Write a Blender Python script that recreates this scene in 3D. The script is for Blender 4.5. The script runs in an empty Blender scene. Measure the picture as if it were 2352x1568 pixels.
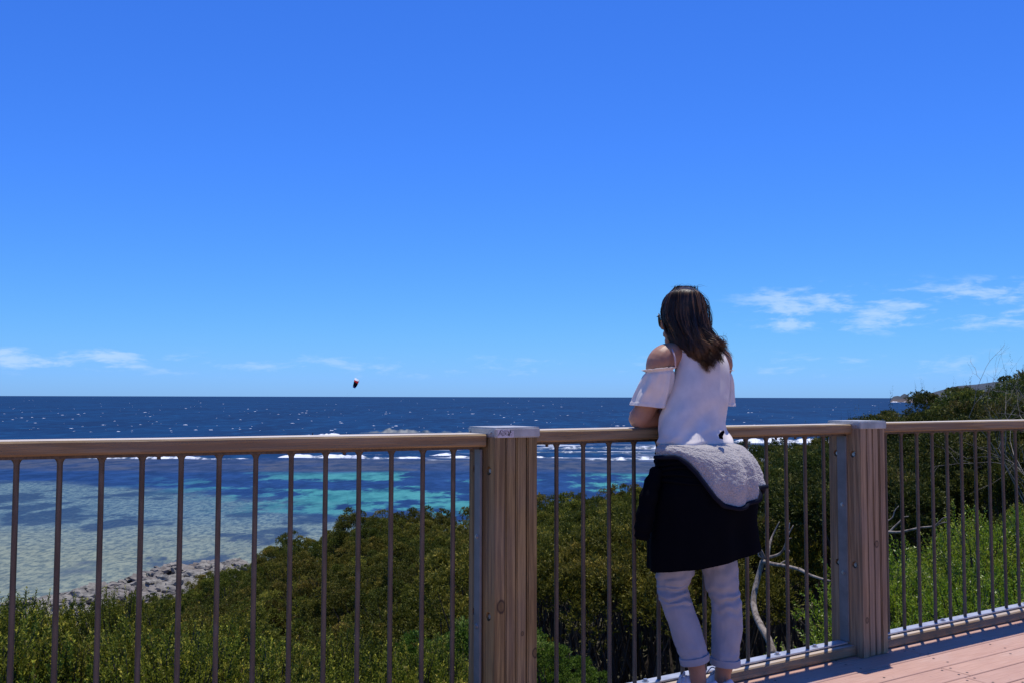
import bpy, bmesh, math, random
import numpy as np
from mathutils import Vector, Matrix, noise as mnoise

# ------------------------------------------------------------------ camera, world, sun, exposure
scene = bpy.context.scene
COL = scene.collection
R = math.radians
EYE = 1.17                       # camera height above the deck (photographer crouching)
SEA_Z = -11.0                    # sea level under the deck
FD = 2239.4                      # focal length in pixels of a 2352 x 1568 picture
PITCH, ROLL = R(3.24), R(0.14)

cam_d = bpy.data.cameras.new('camera')
cam_d.sensor_width = 36.0
cam_d.lens = 36.0 * FD / 2352.0
cam_d.clip_start = 0.05
cam_d.clip_end = 120000.0
cam = bpy.data.objects.new('camera', cam_d)
COL.objects.link(cam)
CAM_ROT = Matrix.Rotation(R(90) + PITCH, 3, 'X') @ Matrix.Rotation(ROLL, 3, 'Z')
cam.matrix_world = Matrix.Translation((0, 0, EYE)) @ CAM_ROT.to_4x4()
scene.camera = cam

SUN_TO = Vector((0.085, 0.25, 1.065)).normalized()      # towards the sun
SUN_EL = math.asin(SUN_TO.z)
SUN_AZ = math.atan2(SUN_TO.x, SUN_TO.y)                 # clockwise from +Y

scene.view_settings.view_transform = 'Standard'
scene.view_settings.look = 'None'
scene.view_settings.exposure = 0.0
scene.view_settings.gamma = 1.0
scene.view_settings.use_curve_mapping = False

world = bpy.data.worlds.new('World')
scene.world = world
world.use_nodes = True


class N:
    """small helper to wire shader nodes"""
    def __init__(self, tree, clear=True):
        self.t = tree
        if clear:
            tree.nodes.clear()

    def n(self, kind, **kw):
        nd = self.t.nodes.new(kind)
        ins = kw.pop('ins', {})
        for k, v in kw.items():
            setattr(nd, k, v)
        for k, v in ins.items():
            self.set(nd.inputs[k], v)
        return nd

    def set(self, sock, v):
        if isinstance(v, bpy.types.NodeSocket):
            self.t.links.new(v, sock)
        elif isinstance(v, bpy.types.Node):
            self.t.links.new(v.outputs[0], sock)
        else:
            if sock.type == 'RGBA' and not hasattr(v, '__len__'):
                v = (v, v, v, 1)
            if sock.type == 'RGBA' and len(v) == 3:
                v = (*v, 1)
            sock.default_value = v

    def math(self, op, a, b=0.0, c=None, clamp=False):
        nd = self.t.nodes.new('ShaderNodeMath')
        nd.operation = op
        nd.use_clamp = clamp
        self.set(nd.inputs[0], a)
        self.set(nd.inputs[1], b)
        if c is not None:
            self.set(nd.inputs[2], c)
        return nd.outputs[0]

    def mix(self, fac, a, b, blend='MIX'):
        nd = self.t.nodes.new('ShaderNodeMix')
        nd.data_type = 'RGBA'
        nd.blend_type = blend
        self.set(nd.inputs[0], fac)
        self.set(nd.inputs[6], a)
        self.set(nd.inputs[7], b)
        return nd.outputs[2]

    def smooth(self, x, lo, hi):
        nd = self.t.nodes.new('ShaderNodeMapRange')
        nd.interpolation_type = 'SMOOTHSTEP'
        self.set(nd.inputs[0], x)
        nd.inputs[1].default_value = lo
        nd.inputs[2].default_value = hi
        nd.inputs[3].default_value = 0.0
        nd.inputs[4].default_value = 1.0
        return nd.outputs[0]

    def noise(self, vec, scale, detail=3.0, rough=0.55, dist=0.0):
        nd = self.t.nodes.new('ShaderNodeTexNoise')
        self.set(nd.inputs['Vector'], vec)
        nd.inputs['Scale'].default_value = scale
        nd.inputs['Detail'].default_value = detail
        nd.inputs['Roughness'].default_value = rough
        nd.inputs['Distortion'].default_value = dist
        return nd.outputs['Fac']

    def mapping(self, vec, scale=(1, 1, 1), rot=(0, 0, 0), loc=(0, 0, 0)):
        nd = self.t.nodes.new('ShaderNodeMapping')
        self.set(nd.inputs['Vector'], vec)
        nd.inputs['Scale'].default_value = scale
        nd.inputs['Rotation'].default_value = rot
        nd.inputs['Location'].default_value = loc
        return nd.outputs[0]

    def ramp(self, fac, stops, interp='LINEAR'):
        nd = self.t.nodes.new('ShaderNodeValToRGB')
        nd.color_ramp.interpolation = interp
        el = nd.color_ramp.elements
        while len(el) < len(stops):
            el.new(0.5)
        for e, (p, c) in zip(el, stops):
            e.position = p
            e.color = (*c, 1) if len(c) == 3 else c
        self.set(nd.inputs[0], fac)
        return nd.outputs[0]


# sky: Nishita graded once for the whole dome, thin cloud from world directions
w = N(world.node_tree)
sky = w.n('ShaderNodeTexSky', sky_type='NISHITA', sun_disc=False)
sky.sun_elevation = SUN_EL
sky.sun_rotation = SUN_AZ
sky.altitude = 0.0
sky.air_density = 1.0
sky.dust_density = 0.15
sky.ozone_density = 2.2
SKY_STRENGTH = 0.13
# camera grade of the whole dome: one channel mix, the same in every direction
ssep = w.n('ShaderNodeSeparateColor', ins={0: sky.outputs[0]})
SS = SKY_STRENGTH


def chan(sock, k, e):
    """k * (radiance) ** e, back in sky units"""
    return w.math('MULTIPLY', w.math('POWER', w.math('MULTIPLY', sock, SS), e), k / SS)


gr_r = chan(ssep.outputs[0], 0.262, 1.18)
gr_g = chan(ssep.outputs[1], 0.57, 1.10)
gr_b = w.math('MINIMUM', w.math('ADD', w.math('MULTIPLY', ssep.outputs[1], 0.17), w.math('MULTIPLY', ssep.outputs[2], 1.15)), 1.0 / SS)
graded = w.n('ShaderNodeCombineColor', ins={0: gr_r, 1: gr_g, 2: gr_b})
tc = w.n('ShaderNodeTexCoord')
sep = w.n('ShaderNodeSeparateXYZ', ins={0: tc.outputs['Generated']})
el_ = sep.outputs[2]
az_ = w.math('ARCTAN2', sep.outputs[0], sep.outputs[1])
comb = w.n('ShaderNodeCombineXYZ', ins={0: az_, 1: w.math('MULTIPLY', el_, 3.6), 2: 0.0})
cn1 = w.noise(comb.outputs[0], 13.0, 6.0, 0.62, 0.4)
cn2 = w.noise(w.mapping(comb.outputs[0], loc=(3.7, 1.2, 0)), 34.0, 6.0, 0.6, 0.2)
cn = w.math('ADD', w.math('MULTIPLY', cn1, 0.62), w.math('MULTIPLY', cn2, 0.38))


def band(lo0, lo1, hi0, hi1, s):
    return w.math('MULTIPLY', w.smooth(s, lo0, lo1), w.math('SUBTRACT', 1.0, w.smooth(s, hi0, hi1)))


lowL = w.math('MULTIPLY', band(0.018, 0.028, 0.040, 0.052, el_), w.math('SUBTRACT', 1.0, w.smooth(az_, -0.40, -0.28)))
lowC = w.math('MULTIPLY', band(0.014, 0.026, 0.036, 0.050, el_), 0.58)
midR = w.math('MULTIPLY', band(0.052, 0.070, 0.098, 0.120, el_), w.smooth(az_, 0.19, 0.27))
cmask = w.math('MAXIMUM', w.math('MAXIMUM', lowL, lowC), midR)
cl = w.math('MULTIPLY', w.smooth(w.math('ADD', cn, w.math('MULTIPLY', cmask, 0.115)), 0.555, 0.72), cmask)
skyc = w.mix(w.math('MULTIPLY', cl, 0.58), graded.outputs[0], (4.6, 6.0, 8.0))
bg = w.n('ShaderNodeBackground', ins={'Color': skyc, 'Strength': SKY_STRENGTH})
wo = w.n('ShaderNodeOutputWorld', ins={'Surface': bg.outputs[0]})

sun_d = bpy.data.lights.new('sun', 'SUN')
sun_d.energy = 4.2
sun_d.angle = R(0.53)
sun_d.color = (1.0, 0.955, 0.89)
sun = bpy.data.objects.new('sun', sun_d)
COL.objects.link(sun)
sun.rotation_euler = (-SUN_TO).to_track_quat('-Z', 'Y').to_euler()
sun.location = (0, 0, 30)


# ------------------------------------------------------------------ helpers
def ray(x, y):
    """direction through a pixel of the 2352 x 1568 picture"""
    return CAM_ROT @ Vector(((x - 1176) / FD, -(y - 784) / FD, -1.0))


def at(x, y, depth):
    d = ray(x, y)
    return Vector((0, 0, EYE)) + d * (depth / d.y)


def on_z(x, y, z):
    d = ray(x, y)
    return Vector((0, 0, EYE)) + d * ((z - EYE) / d.z)


def tag(o, label=None, cat=None, group=None, kind=None):
    if label: o['label'] = label
    if cat: o['category'] = cat
    if group: o['group'] = group
    if kind: o['kind'] = kind
    return o


def empty(name, loc=(0, 0, 0), rz=0.0, parent=None):
    o = bpy.data.objects.new(name, None)
    o.empty_display_size = 0.1
    COL.objects.link(o)
    o.location = loc
    o.rotation_euler = (0, 0, rz)
    if parent: o.parent = parent
    return o


def link(name, me, mat=None, parent=None, smooth=False):
    if mat is not None and not me.materials:
        me.materials.append(mat)
    if smooth:
        me.shade_smooth()
    o = bpy.data.objects.new(name, me)
    COL.objects.link(o)
    if parent: o.parent = parent
    return o


def from_pd(name, v, f, mat=None, parent=None, smooth=False):
    me = bpy.data.meshes.new(name)
    me.from_pydata([tuple(p) for p in v], [], [tuple(q) for q in f])
    me.update()
    return link(name, me, mat, parent, smooth)


def bm_obj(name, bm, mat=None, parent=None, smooth=False):
    me = bpy.data.meshes.new(name)
    bmesh.ops.recalc_face_normals(bm, faces=bm.faces[:])
    bm.to_mesh(me)
    bm.free()
    return link(name, me, mat, parent, smooth)


def bm_box(bm, x0, x1, y0, y1, z0, z1, bevel=0.0, seg=1):
    r = bmesh.ops.create_cube(bm, size=1.0)
    vs = r['verts']
    for v in vs:
        v.co = Vector((x0 if v.co.x < 0 else x1, y0 if v.co.y < 0 else y1, z0 if v.co.z < 0 else z1))
    if bevel:
        es = list({e for v in vs for e in v.link_edges})
        bmesh.ops.bevel(bm, geom=es, offset=bevel, segments=seg, affect='EDGES', clamp_overlap=True)


def box_obj(name, b, mat, parent=None, bevel=0.0, seg=1):
    bm = bmesh.new()
    bm_box(bm, *b, bevel=bevel, seg=seg)
    return bm_obj(name, bm, mat, parent)


def frame_of(d):
    d = d.normalized()
    a = Vector((0, 0, 1)) if abs(d.z) < 0.9 else Vector((1, 0, 0))
    s = d.cross(a).normalized()
    return s, s.cross(d).normalized()


def tube(pts, rad, seg=8, cap=True, v0=0):
    """swept tube along points with a radius per point -> verts, faces"""
    V, F = [], []
    n = len(pts)
    s = None
    for i, p in enumerate(pts):
        d = (pts[min(i + 1, n - 1)] - pts[max(i - 1, 0)]).normalized()
        if s is None:
            s, t = frame_of(d)
        else:
            s = (s - d * s.dot(d)).normalized()
            t = s.cross(d).normalized()
        r = rad[i] if hasattr(rad, '__len__') else rad
        for k in range(seg):
            a = 2 * math.pi * k / seg
            V.append(p + (s * math.cos(a) + t * math.sin(a)) * r)
    for i in range(n - 1):
        for k in range(seg):
            k2 = (k + 1) % seg
            F.append((v0 + i * seg + k, v0 + i * seg + k2, v0 + (i + 1) * seg + k2, v0 + (i + 1) * seg + k))
    if cap:
        F.append(tuple(v0 + k for k in range(seg))[::-1])
        F.append(tuple(v0 + (n - 1) * seg + k for k in range(seg)))
    return V, F


def catmull(pts, m):
    """m samples through the points"""
    pts = [Vector(p) for p in pts]
    n = len(pts)
    out = []
    for j in range(m):
        t = j / (m - 1) * (n - 1)
        i = min(int(t), n - 2)
        u = t - i
        p1, p2 = pts[i], pts[i + 1]
        p0 = pts[i - 1] if i > 0 else p1 * 2 - p2
        p3 = pts[i + 2] if i + 2 < n else p2 * 2 - p1
        out.append(0.5 * ((2 * p1) + (p2 - p0) * u + (2 * p0 - 5 * p1 + 4 * p2 - p3) * u * u + (3 * p1 - p0 - 3 * p2 + p3) * u ** 3))
    return out


# ------------------------------------------------------------------ materials
def new_mat(name):
    m = bpy.data.materials.new(name)
    m.use_nodes = True
    return m, N(m.node_tree)


def principled(g, **ins):
    p = g.n('ShaderNodeBsdfPrincipled')
    for k, v in ins.items():
        g.set(p.inputs[k.replace('_', ' ')], v)
    o = g.n('ShaderNodeOutputMaterial')
    g.t.links.new(p.outputs[0], o.inputs[0])
    return p


def bump(g, h, strength=0.3, dist=0.01):
    b = g.n('ShaderNodeBump', ins={'Strength': strength, 'Distance': dist, 'Height': h})
    return b.outputs[0]


def wood_mat(name, axis, tone=(0.30, 0.19, 0.12), dark=(0.17, 0.10, 0.062), grey=0.25, knots=(), grain=90.0):
    """axis: 0/2 = the local axis the grain follows; knots = (u, v, r, plane axes) in local metres"""
    m, g = new_mat(name)
    co = g.n('ShaderNodeTexCoord').outputs['Object']
    oi = g.n('ShaderNodeObjectInfo')
    rnd = g.n('ShaderNodeVectorMath', operation='SCALE', ins={0: (7.3, 3.1, 5.7)})
    g.set(rnd.inputs['Scale'], oi.outputs['Random'])
    co2 = g.n('ShaderNodeVectorMath', operation='ADD', ins={0: co, 1: rnd.outputs[0]}).outputs[0]
    sc = [1.0, 1.0, 1.0]
    sc[axis] = 0.035
    st = g.mapping(co2, scale=tuple(sc))
    sc2 = [1.0, 1.0, 1.0]
    sc2[axis] = 0.09
    warp = g.noise(g.mapping(co2, scale=tuple(sc2)), 9.0, 2.0)
    wv = g.n('ShaderNodeVectorMath', operation='SCALE', ins={0: (1, 1, 1)})
    g.set(wv.inputs['Scale'], g.math('MULTIPLY', warp, 0.05))
    stw = g.n('ShaderNodeVectorMath', operation='ADD', ins={0: st, 1: wv.outputs[0]}).outputs[0]
    n1 = g.noise(stw, grain, 5.0, 0.62)
    n2 = g.noise(stw, grain * 0.28, 3.0, 0.5)
    patch = g.noise(g.mapping(co2, scale=(1, 1, 1)), 3.0, 3.0)
    fac = g.math('ADD', g.math('MULTIPLY', n1, 0.55), g.math('MULTIPLY', n2, 0.45))
    fac = g.smooth(fac, 0.40, 0.60)
    col = g.mix(fac, dark, tone)
    gr = tuple(0.9 * sum(tone) / 3 for _ in range(3))
    col = g.mix(g.math('MULTIPLY', g.smooth(patch, 0.35, 0.7), grey), col, gr)
    hgt = fac
    sepn = g.n('ShaderNodeSeparateXYZ', ins={0: co})
    for (u, v, r, au, av) in knots:
        du = g.math('SUBTRACT', sepn.outputs[au], u)
        dv = g.math('MULTIPLY', g.math('SUBTRACT', sepn.outputs[av], v), 0.75)
        dd = g.math('SQRT', g.math('ADD', g.math('MULTIPLY', du, du), g.math('MULTIPLY', dv, dv)))
        dd = g.math('ADD', dd, g.math('MULTIPLY', g.math('SUBTRACT', n1, 0.5), r * 0.35))
        core = g.math('SUBTRACT', 1.0, g.smooth(dd, r * 0.55, r * 0.8))
        ring = g.math('MULTIPLY', g.smooth(dd, r * 0.55, r * 0.85), g.math('SUBTRACT', 1.0, g.smooth(dd, r * 0.9, r * 1.25)))
        col = g.mix(g.math('MULTIPLY', core, 0.7), col, tuple(c * 0.75 for c in dark))
        col = g.mix(g.math('MULTIPLY', ring, 0.85), col, (0.035, 0.02, 0.013))
    p = principled(g, Base_Color=col, Roughness=0.72, Normal=bump(g, hgt, 0.6, 0.003))
    p.inputs['Specular IOR Level'].default_value = 0.3
    return m


def metal_mat(name, col, rough, metallic, var=0.12, scale=14.0):
    m, g = new_mat(name)
    co = g.n('ShaderNodeTexCoord').outputs['Object']
    n = g.noise(co, scale, 5.0, 0.6)
    c = g.mix(g.smooth(n, 0.3, 0.7), tuple(x * (1 - var) for x in col), tuple(min(1, x * (1 + var)) for x in col))
    principled(g, Base_Color=c, Roughness=g.math('ADD', rough - 0.08, g.math('MULTIPLY', n, 0.16)), Metallic=metallic,
               Normal=bump(g, g.noise(co, 160.0, 2.0), 0.06, 0.001))
    return m


def plain_mat(name, col, rough=0.6, spec=0.5, var=0.0, scale=30.0, bmp=0.0):
    m, g = new_mat(name)
    c = col
    nrm = None
    co = g.n('ShaderNodeTexCoord').outputs['Object']
    if var:
        n = g.noise(co, scale, 4.0)
        c = g.mix(g.smooth(n, 0.3, 0.7), tuple(x * (1 - var) for x in col), tuple(x * (1 + var) for x in col))
    p = principled(g, Base_Color=c, Roughness=rough)
    p.inputs['Specular IOR Level'].default_value = spec
    if bmp:
        g.set(p.inputs['Normal'], bump(g, g.noise(co, scale * 3, 3.0), bmp, 0.003))
    return m


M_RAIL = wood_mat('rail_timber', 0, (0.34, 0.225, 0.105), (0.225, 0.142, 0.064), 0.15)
M_RAILTOP = wood_mat('sunlit_bleached_rail_top', 0, (0.66, 0.59, 0.48), (0.50, 0.42, 0.33), 0.2)  # paler copy of the rail timber: sunlit whiteness painted in, plus some bleaching
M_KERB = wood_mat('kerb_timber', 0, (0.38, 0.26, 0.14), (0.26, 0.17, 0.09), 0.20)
M_KERBTOP = wood_mat('sunlit_bleached_kerb_top', 0, (0.58, 0.47, 0.36), (0.44, 0.33, 0.24), 0.2)  # kerb timber lightened on top: sunlight put into the colour along with bleaching
M_GALV = metal_mat('galvanised_steel', (0.46, 0.45, 0.41), 0.5, 0.6, 0.2)
def paint_mat():
    """brown powder coat, chalky and salt-streaked"""
    m, g = new_mat('brown_painted_steel')
    co = g.n('ShaderNodeNewGeometry').outputs['Position']
    n = g.noise(g.mapping(co, scale=(1, 1, 0.12)), 60.0, 4.0, 0.6)
    n2 = g.noise(co, 9.0, 4.0, 0.6)
    c = g.mix(g.smooth(n, 0.35, 0.65), (0.066, 0.048, 0.031), (0.112, 0.086, 0.060))
    c = g.mix(g.math('MULTIPLY', g.smooth(n2, 0.55, 0.72), 0.4), c, (0.15, 0.13, 0.11))
    principled(g, Base_Color=c, Roughness=g.math('ADD', 0.42, g.math('MULTIPLY', n2, 0.3)), Normal=bump(g, n, 0.15, 0.001))
    return m


M_PAINT = paint_mat()
M_PLATE = metal_mat('grey_end_plate', (0.20, 0.20, 0.19), 0.55, 0.3, 0.16)
M_BARTOP = metal_mat('aluminium_bar', (0.50, 0.50, 0.50), 0.45, 0.55)
M_BOLT = metal_mat('bolt_steel', (0.42, 0.42, 0.42), 0.35, 0.8)
M_DARK = plain_mat('dark_screw', (0.03, 0.025, 0.022), 0.5)
# ------------------------------------------------------------------ the fence line in plan
TH = R(33.0)
DIR = Vector((math.cos(TH), math.sin(TH), 0))           # along bays two and three, to the right
PERP = Vector((-math.sin(TH), math.cos(TH), 0))         # away from the deck
P1 = Vector((-0.057, 3.39, 0))                          # near left corner of the stickered post
BAY = 1.96
PW, PD, PH = 0.182, 0.175, 1.062                        # post width (4 boards), depth, height under the cap top
CP = 0.0975                                             # line of the balusters behind the post front
P2 = P1 + DIR * BAY
P3 = P2 + DIR * BAY
TH1 = R(26.0)
DIR1 = Vector((math.cos(TH1), math.sin(TH1), 0))
PERP1 = Vector((-math.sin(TH1), math.cos(TH1), 0))


def to_plan(p):
    q = p - P1
    return q.dot(DIR), q.dot(PERP)


# ------------------------------------------------------------------ deck
def deck_material():
    m, g = new_mat('deck_composite')
    co = g.n('ShaderNodeTexCoord').outputs['Object']
    oi = g.n('ShaderNodeObjectInfo').outputs['Random']
    st = g.mapping(co, scale=(0.05, 1, 1))
    n1 = g.noise(st, 120.0, 4.0, 0.6)
    n2 = g.noise(g.mapping(co, scale=(0.6, 1.5, 1)), 4.0, 5.0, 0.6)
    c = g.mix(g.smooth(n1, 0.3, 0.7), (0.46, 0.265, 0.190), (0.57, 0.350, 0.255))
    c = g.mix(g.math('MULTIPLY', g.smooth(n2, 0.45, 0.75), 0.45), c, (0.58, 0.41, 0.32))
    c = g.mix(g.math('MULTIPLY', oi, 0.30), c, (0.40, 0.235, 0.19))
    spots = g.noise(co, 34.0, 2.0)
    c = g.mix(g.math('MULTIPLY', g.smooth(spots, 0.66, 0.74), 0.4), c, (0.22, 0.13, 0.12))
    p = principled(g, Base_Color=c, Roughness=0.75, Normal=bump(g, n1, 0.25, 0.0015))
    p.inputs['Specular IOR Level'].default_value = 0.25
    return m


M_DECK = deck_material()
deck = empty('deck', (P1.x, P1.y, 0), TH)
tag(deck, 'pinkish composite deck boards inside the railing', 'deck', kind='structure')
BW, BG, BT = 0.1365, 0.0055, 0.025
screw_bm = bmesh.new()
j1 = to_plan(on_z(2110, 1498, 0))
j2 = to_plan(on_z(2190, 1540, 0))


A0 = to_plan(P1 + PERP * CP)


def right_end(p):
    """boards outside the straight edge only run beside the first bay, which bends outwards"""
    return 5.2 if p <= 0.16 else A0[0] + (p - A0[1] - 0.052) / math.tan(TH1 - TH)


rows = 0
p_top = 0.150 + 6 * (BW + BG)
rng = random.Random(4)
while p_top > -8.5:
    p0, p1 = p_top - BW, p_top
    xl, xr = -6.5, right_end(p1)
    if xr < xl + 0.4:
        p_top -= BW + BG
        continue
    cuts = []
    for jj in (j1, j2):
        if p0 - BG <= jj[1] < p1:
            cuts.append(jj[0])
    x = xl + rng.uniform(1.2, 3.2)
    while x < xr - 0.6:
        if all(abs(x - c) > 1.5 for c in cuts):
            cuts.append(x)
        x += rng.uniform(2.7, 5.4)
    ends = [xl] + sorted(cuts) + [xr]
    for a, b in zip(ends[:-1], ends[1:]):
        o = box_obj('deck_board', (a + 0.0025 - (a + b) / 2, b - 0.0025 - (a + b) / 2, -BW / 2, BW / 2, -BT, 0), M_DECK, deck, 0.0025)
        o.location = ((a + b) / 2, (p0 + p1) / 2, -0.0008 * rng.random())
        if p0 > -2.2:
            k0 = [a + 0.03, b - 0.03] + [a + 0.03 + 0.45 * i for i in range(1, int((b - a) / 0.45))]
            for sx in k0:
                for sy in (0.03, BW - 0.03):
                    r = bmesh.ops.create_circle(screw_bm, cap_ends=True, radius=0.0055, segments=8)
                    bmesh.ops.translate(screw_bm, verts=r['verts'], vec=(sx + rng.uniform(-.006, .006), p0 + sy + rng.uniform(-.004, .004), 0.0008))
    p_top -= BW + BG
sc = bm_obj('deck_screws', screw_bm, M_DARK, deck)
tag(sc, kind='stuff')
M_JOIST = plain_mat('joist_timber', (0.12, 0.085, 0.06), 0.85, var=0.3)
for k in range(12):
    o = box_obj('joist', (-0.022, 0.022, -8.4, 0.12, -0.19, -0.028), M_JOIST, deck)
    o.location = (-0.4 + 0.45 * k, 0, 0)
for k in range(12):
    o = box_obj('joist', (-0.022, 0.022, -8.4, 0.12 + 0.45 * (k + 0.4) * math.tan(TH - TH1), -0.19, -0.028), M_JOIST, deck)
    o.location = (-0.85 - 0.45 * k, 0, 0)


# ------------------------------------------------------------------ posts
def side_board(holes_z, w_x, depth, h):
    """outer board of a post: its outer face (x = 0) carries counterbored bolt holes; spans x 0..w_x, y 0..depth"""
    bm = bmesh.new()
    ys = [0, depth / 2, depth]
    ch = 0.06
    zb = [0.0]
    for z in holes_z:
        zb += [z - ch / 2, z + ch / 2]
    zb.append(h)
    S = 20
    rr, dp = 0.0155, 0.014
    for i in range(len(zb) - 1):
        hole = i % 2 == 1
        for j in range(2):
            y0, y1, z0, z1 = ys[j], ys[j + 1], zb[i], zb[i + 1]
            if not hole:
                bm.faces.new([bm.verts.new((0, y, z)) for y, z in ((y0, z0), (y0, z1), (y1, z1), (y1, z0))])
                continue
            cy = 0.042 if j == 0 else depth - 0.042
            cz = (z0 + z1) / 2
            out, inn, bot = [], [], []
            for k in range(S):
                a = 2 * math.pi * k / S
                c, s = math.cos(a), math.sin(a)
                tx = 1e9
                if c > 1e-6: tx = min(tx, (y1 - cy) / c)
                if c < -1e-6: tx = min(tx, (y0 - cy) / c)
                if s > 1e-6: tx = min(tx, (z1 - cz) / s)
                if s < -1e-6: tx = min(tx, (z0 - cz) / s)
                out.append((cy + c * tx, cz + s * tx))
                inn.append((cy + c * rr, cz + s * rr))
            ov = [bm.verts.new((0, y, z)) for y, z in out]
            iv = [bm.verts.new((0, y, z)) for y, z in inn]
            bv = [bm.verts.new((dp, y, z)) for y, z in inn]
            for k in range(S):
                k2 = (k + 1) % S
                bm.faces.new((ov[k], ov[k2], iv[k2], iv[k]))
                bm.faces.new((iv[k], iv[k2], bv[k2], bv[k]))
                # corner fill
                (ya, za), (yb, zb2) = out[k], out[k2]
                if abs(ya - yb) > 1e-7 and abs(za - zb2) > 1e-7:
                    cyy = y1 if max(ya, yb) > y1 - 1e-7 else y0
                    czz = z1 if max(za, zb2) > z1 - 1e-7 else z0
                    bm.faces.new((ov[k2], ov[k], bm.verts.new((0, cyy, czz))))
            bm.faces.new(bv)
    # the other five sides
    x1 = w_x
    for q in (((x1, 0, 0), (x1, depth, 0), (x1, depth, h), (x1, 0, h)), ((0, 0, 0), (x1, 0, 0), (x1, 0, h), (0, 0, h)),
              ((0, depth, 0), (0, depth, h), (x1, depth, h), (x1, depth, 0)), ((0, 0, h), (x1, 0, h), (x1, depth, h), (0, depth, h)),
              ((0, 0, 0), (0, depth, 0), (x1, depth, 0), (x1, 0, 0))):
        bm.faces.new([bm.verts.new(v) for v in q])
    bmesh.ops.remove_doubles(bm, verts=bm.verts[:], dist=1e-5)
    return bm


def bolt_mesh(bm, c, axis, r=0.009, h=0.008, washer=0.014):
    rot = Vector((0, 0, 1)).rotation_difference(Vector(axis)).to_matrix().to_4x4()
    for rad, z0, z1, sg in ((washer, 0, 0.0022, 16), (r, 0.0022, h, 6)):
        q = bmesh.ops.create_cone(bm, cap_ends=True, segments=sg, radius1=rad, radius2=rad * 0.96, depth=z1 - z0)
        bmesh.ops.translate(bm, verts=q['verts'], vec=(0, 0, (z0 + z1) / 2))
        bmesh.ops.transform(bm, verts=q['verts'], matrix=Matrix.Translation(c) @ rot)


def make_post(origin, label, knots, sticker=False, tone=(0.36, 0.245, 0.095), dark=(0.17, 0.108, 0.040)):
    t = empty('railing_post', origin, TH)
    tag(t, label, 'post', 'laminated timber railing posts')
    bw = PW / 4
    capt = PH
    hb = PH - 0.012
    holes = (0.41, 0.912)
    for k in range(4):
        ks = [(bw / 2 + u, v, r, 0, 2) for (b, u, v, r) in knots if b == k]
        mt = wood_mat('post_timber', 2, tone, dark, 0.2, ks)
        if k == 0:
            o = bm_obj('post_board', side_board(holes, bw - 0.004, PD, hb), mt, t)
            me = o.data
            bmx = bmesh.new(); bmx.from_mesh(me)
            ed = [e for e in bmx.edges if e.is_manifold and abs(e.verts[0].co.y) < 1e-6 and abs(e.verts[1].co.y) < 1e-6 and (abs(e.verts[0].co.x - e.verts[1].co.x) < 1e-6)
                  and abs(e.verts[0].co.z - e.verts[1].co.z) > 0.01]
            bmesh.ops.bevel(bmx, geom=ed, offset=0.003, segments=2, affect='EDGES')
            bmx.to_mesh(me); bmx.free()
        else:
            o = box_obj('post_board', (0, bw - 0.004, 0, PD, 0, hb), mt, t, 0.0045, 2)
        o.location = (k * bw, 0.0012 * ((k * 7) % 3), 0.001)
    # bolts in the counterbores of the outer face
    for hz in holes:
        for cy in (0.042, PD - 0.042):
            bm = bmesh.new()
            bolt_mesh(bm, Vector((0.0139, cy, hz)), (-1, 0, 0), 0.0085, 0.009, 0.0125)
            bm_obj('bolt', bm, M_BOLT, t)
    # folded galvanised cap
    cp = empty('cap', (0, 0, 0), 0, t)
    cp.name = 'cap_frame'
    bm = bmesh.new()
    e = 0.0045
    hz = 0.034
    bm_box(bm, -e, PW + e, -e, PD + e, capt - hz, capt, 0.0035, 3)
    for f in [f for f in bm.faces if f.normal.z < -0.9]:
        bm.faces.remove(f)
    # slightly pitched top
    for v in bm.verts:
        if v.co.z > capt - 0.002:
            v.co.z += 0.002
    bpy.data.objects.remove(cp)
    cap = bm_obj('cap', bm, M_GALV, t)
    for cx, cy, ax in ((-e, 0.022, (-1, 0, 0)), (-e, PD - 0.012, (-1, 0, 0)), (PW + e, 0.022, (1, 0, 0)), (PW + e, PD - 0.012, (1, 0, 0))):
        bm = bmesh.new()
        bolt_mesh(bm, Vector((cx, cy, capt - 0.017)), ax, 0.0035, 0.004, 0.0045)
        bm_obj('screw', bm, M_BOLT, cap)
    if sticker:
        make_sticker(cap, capt, e)
    return t


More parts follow.
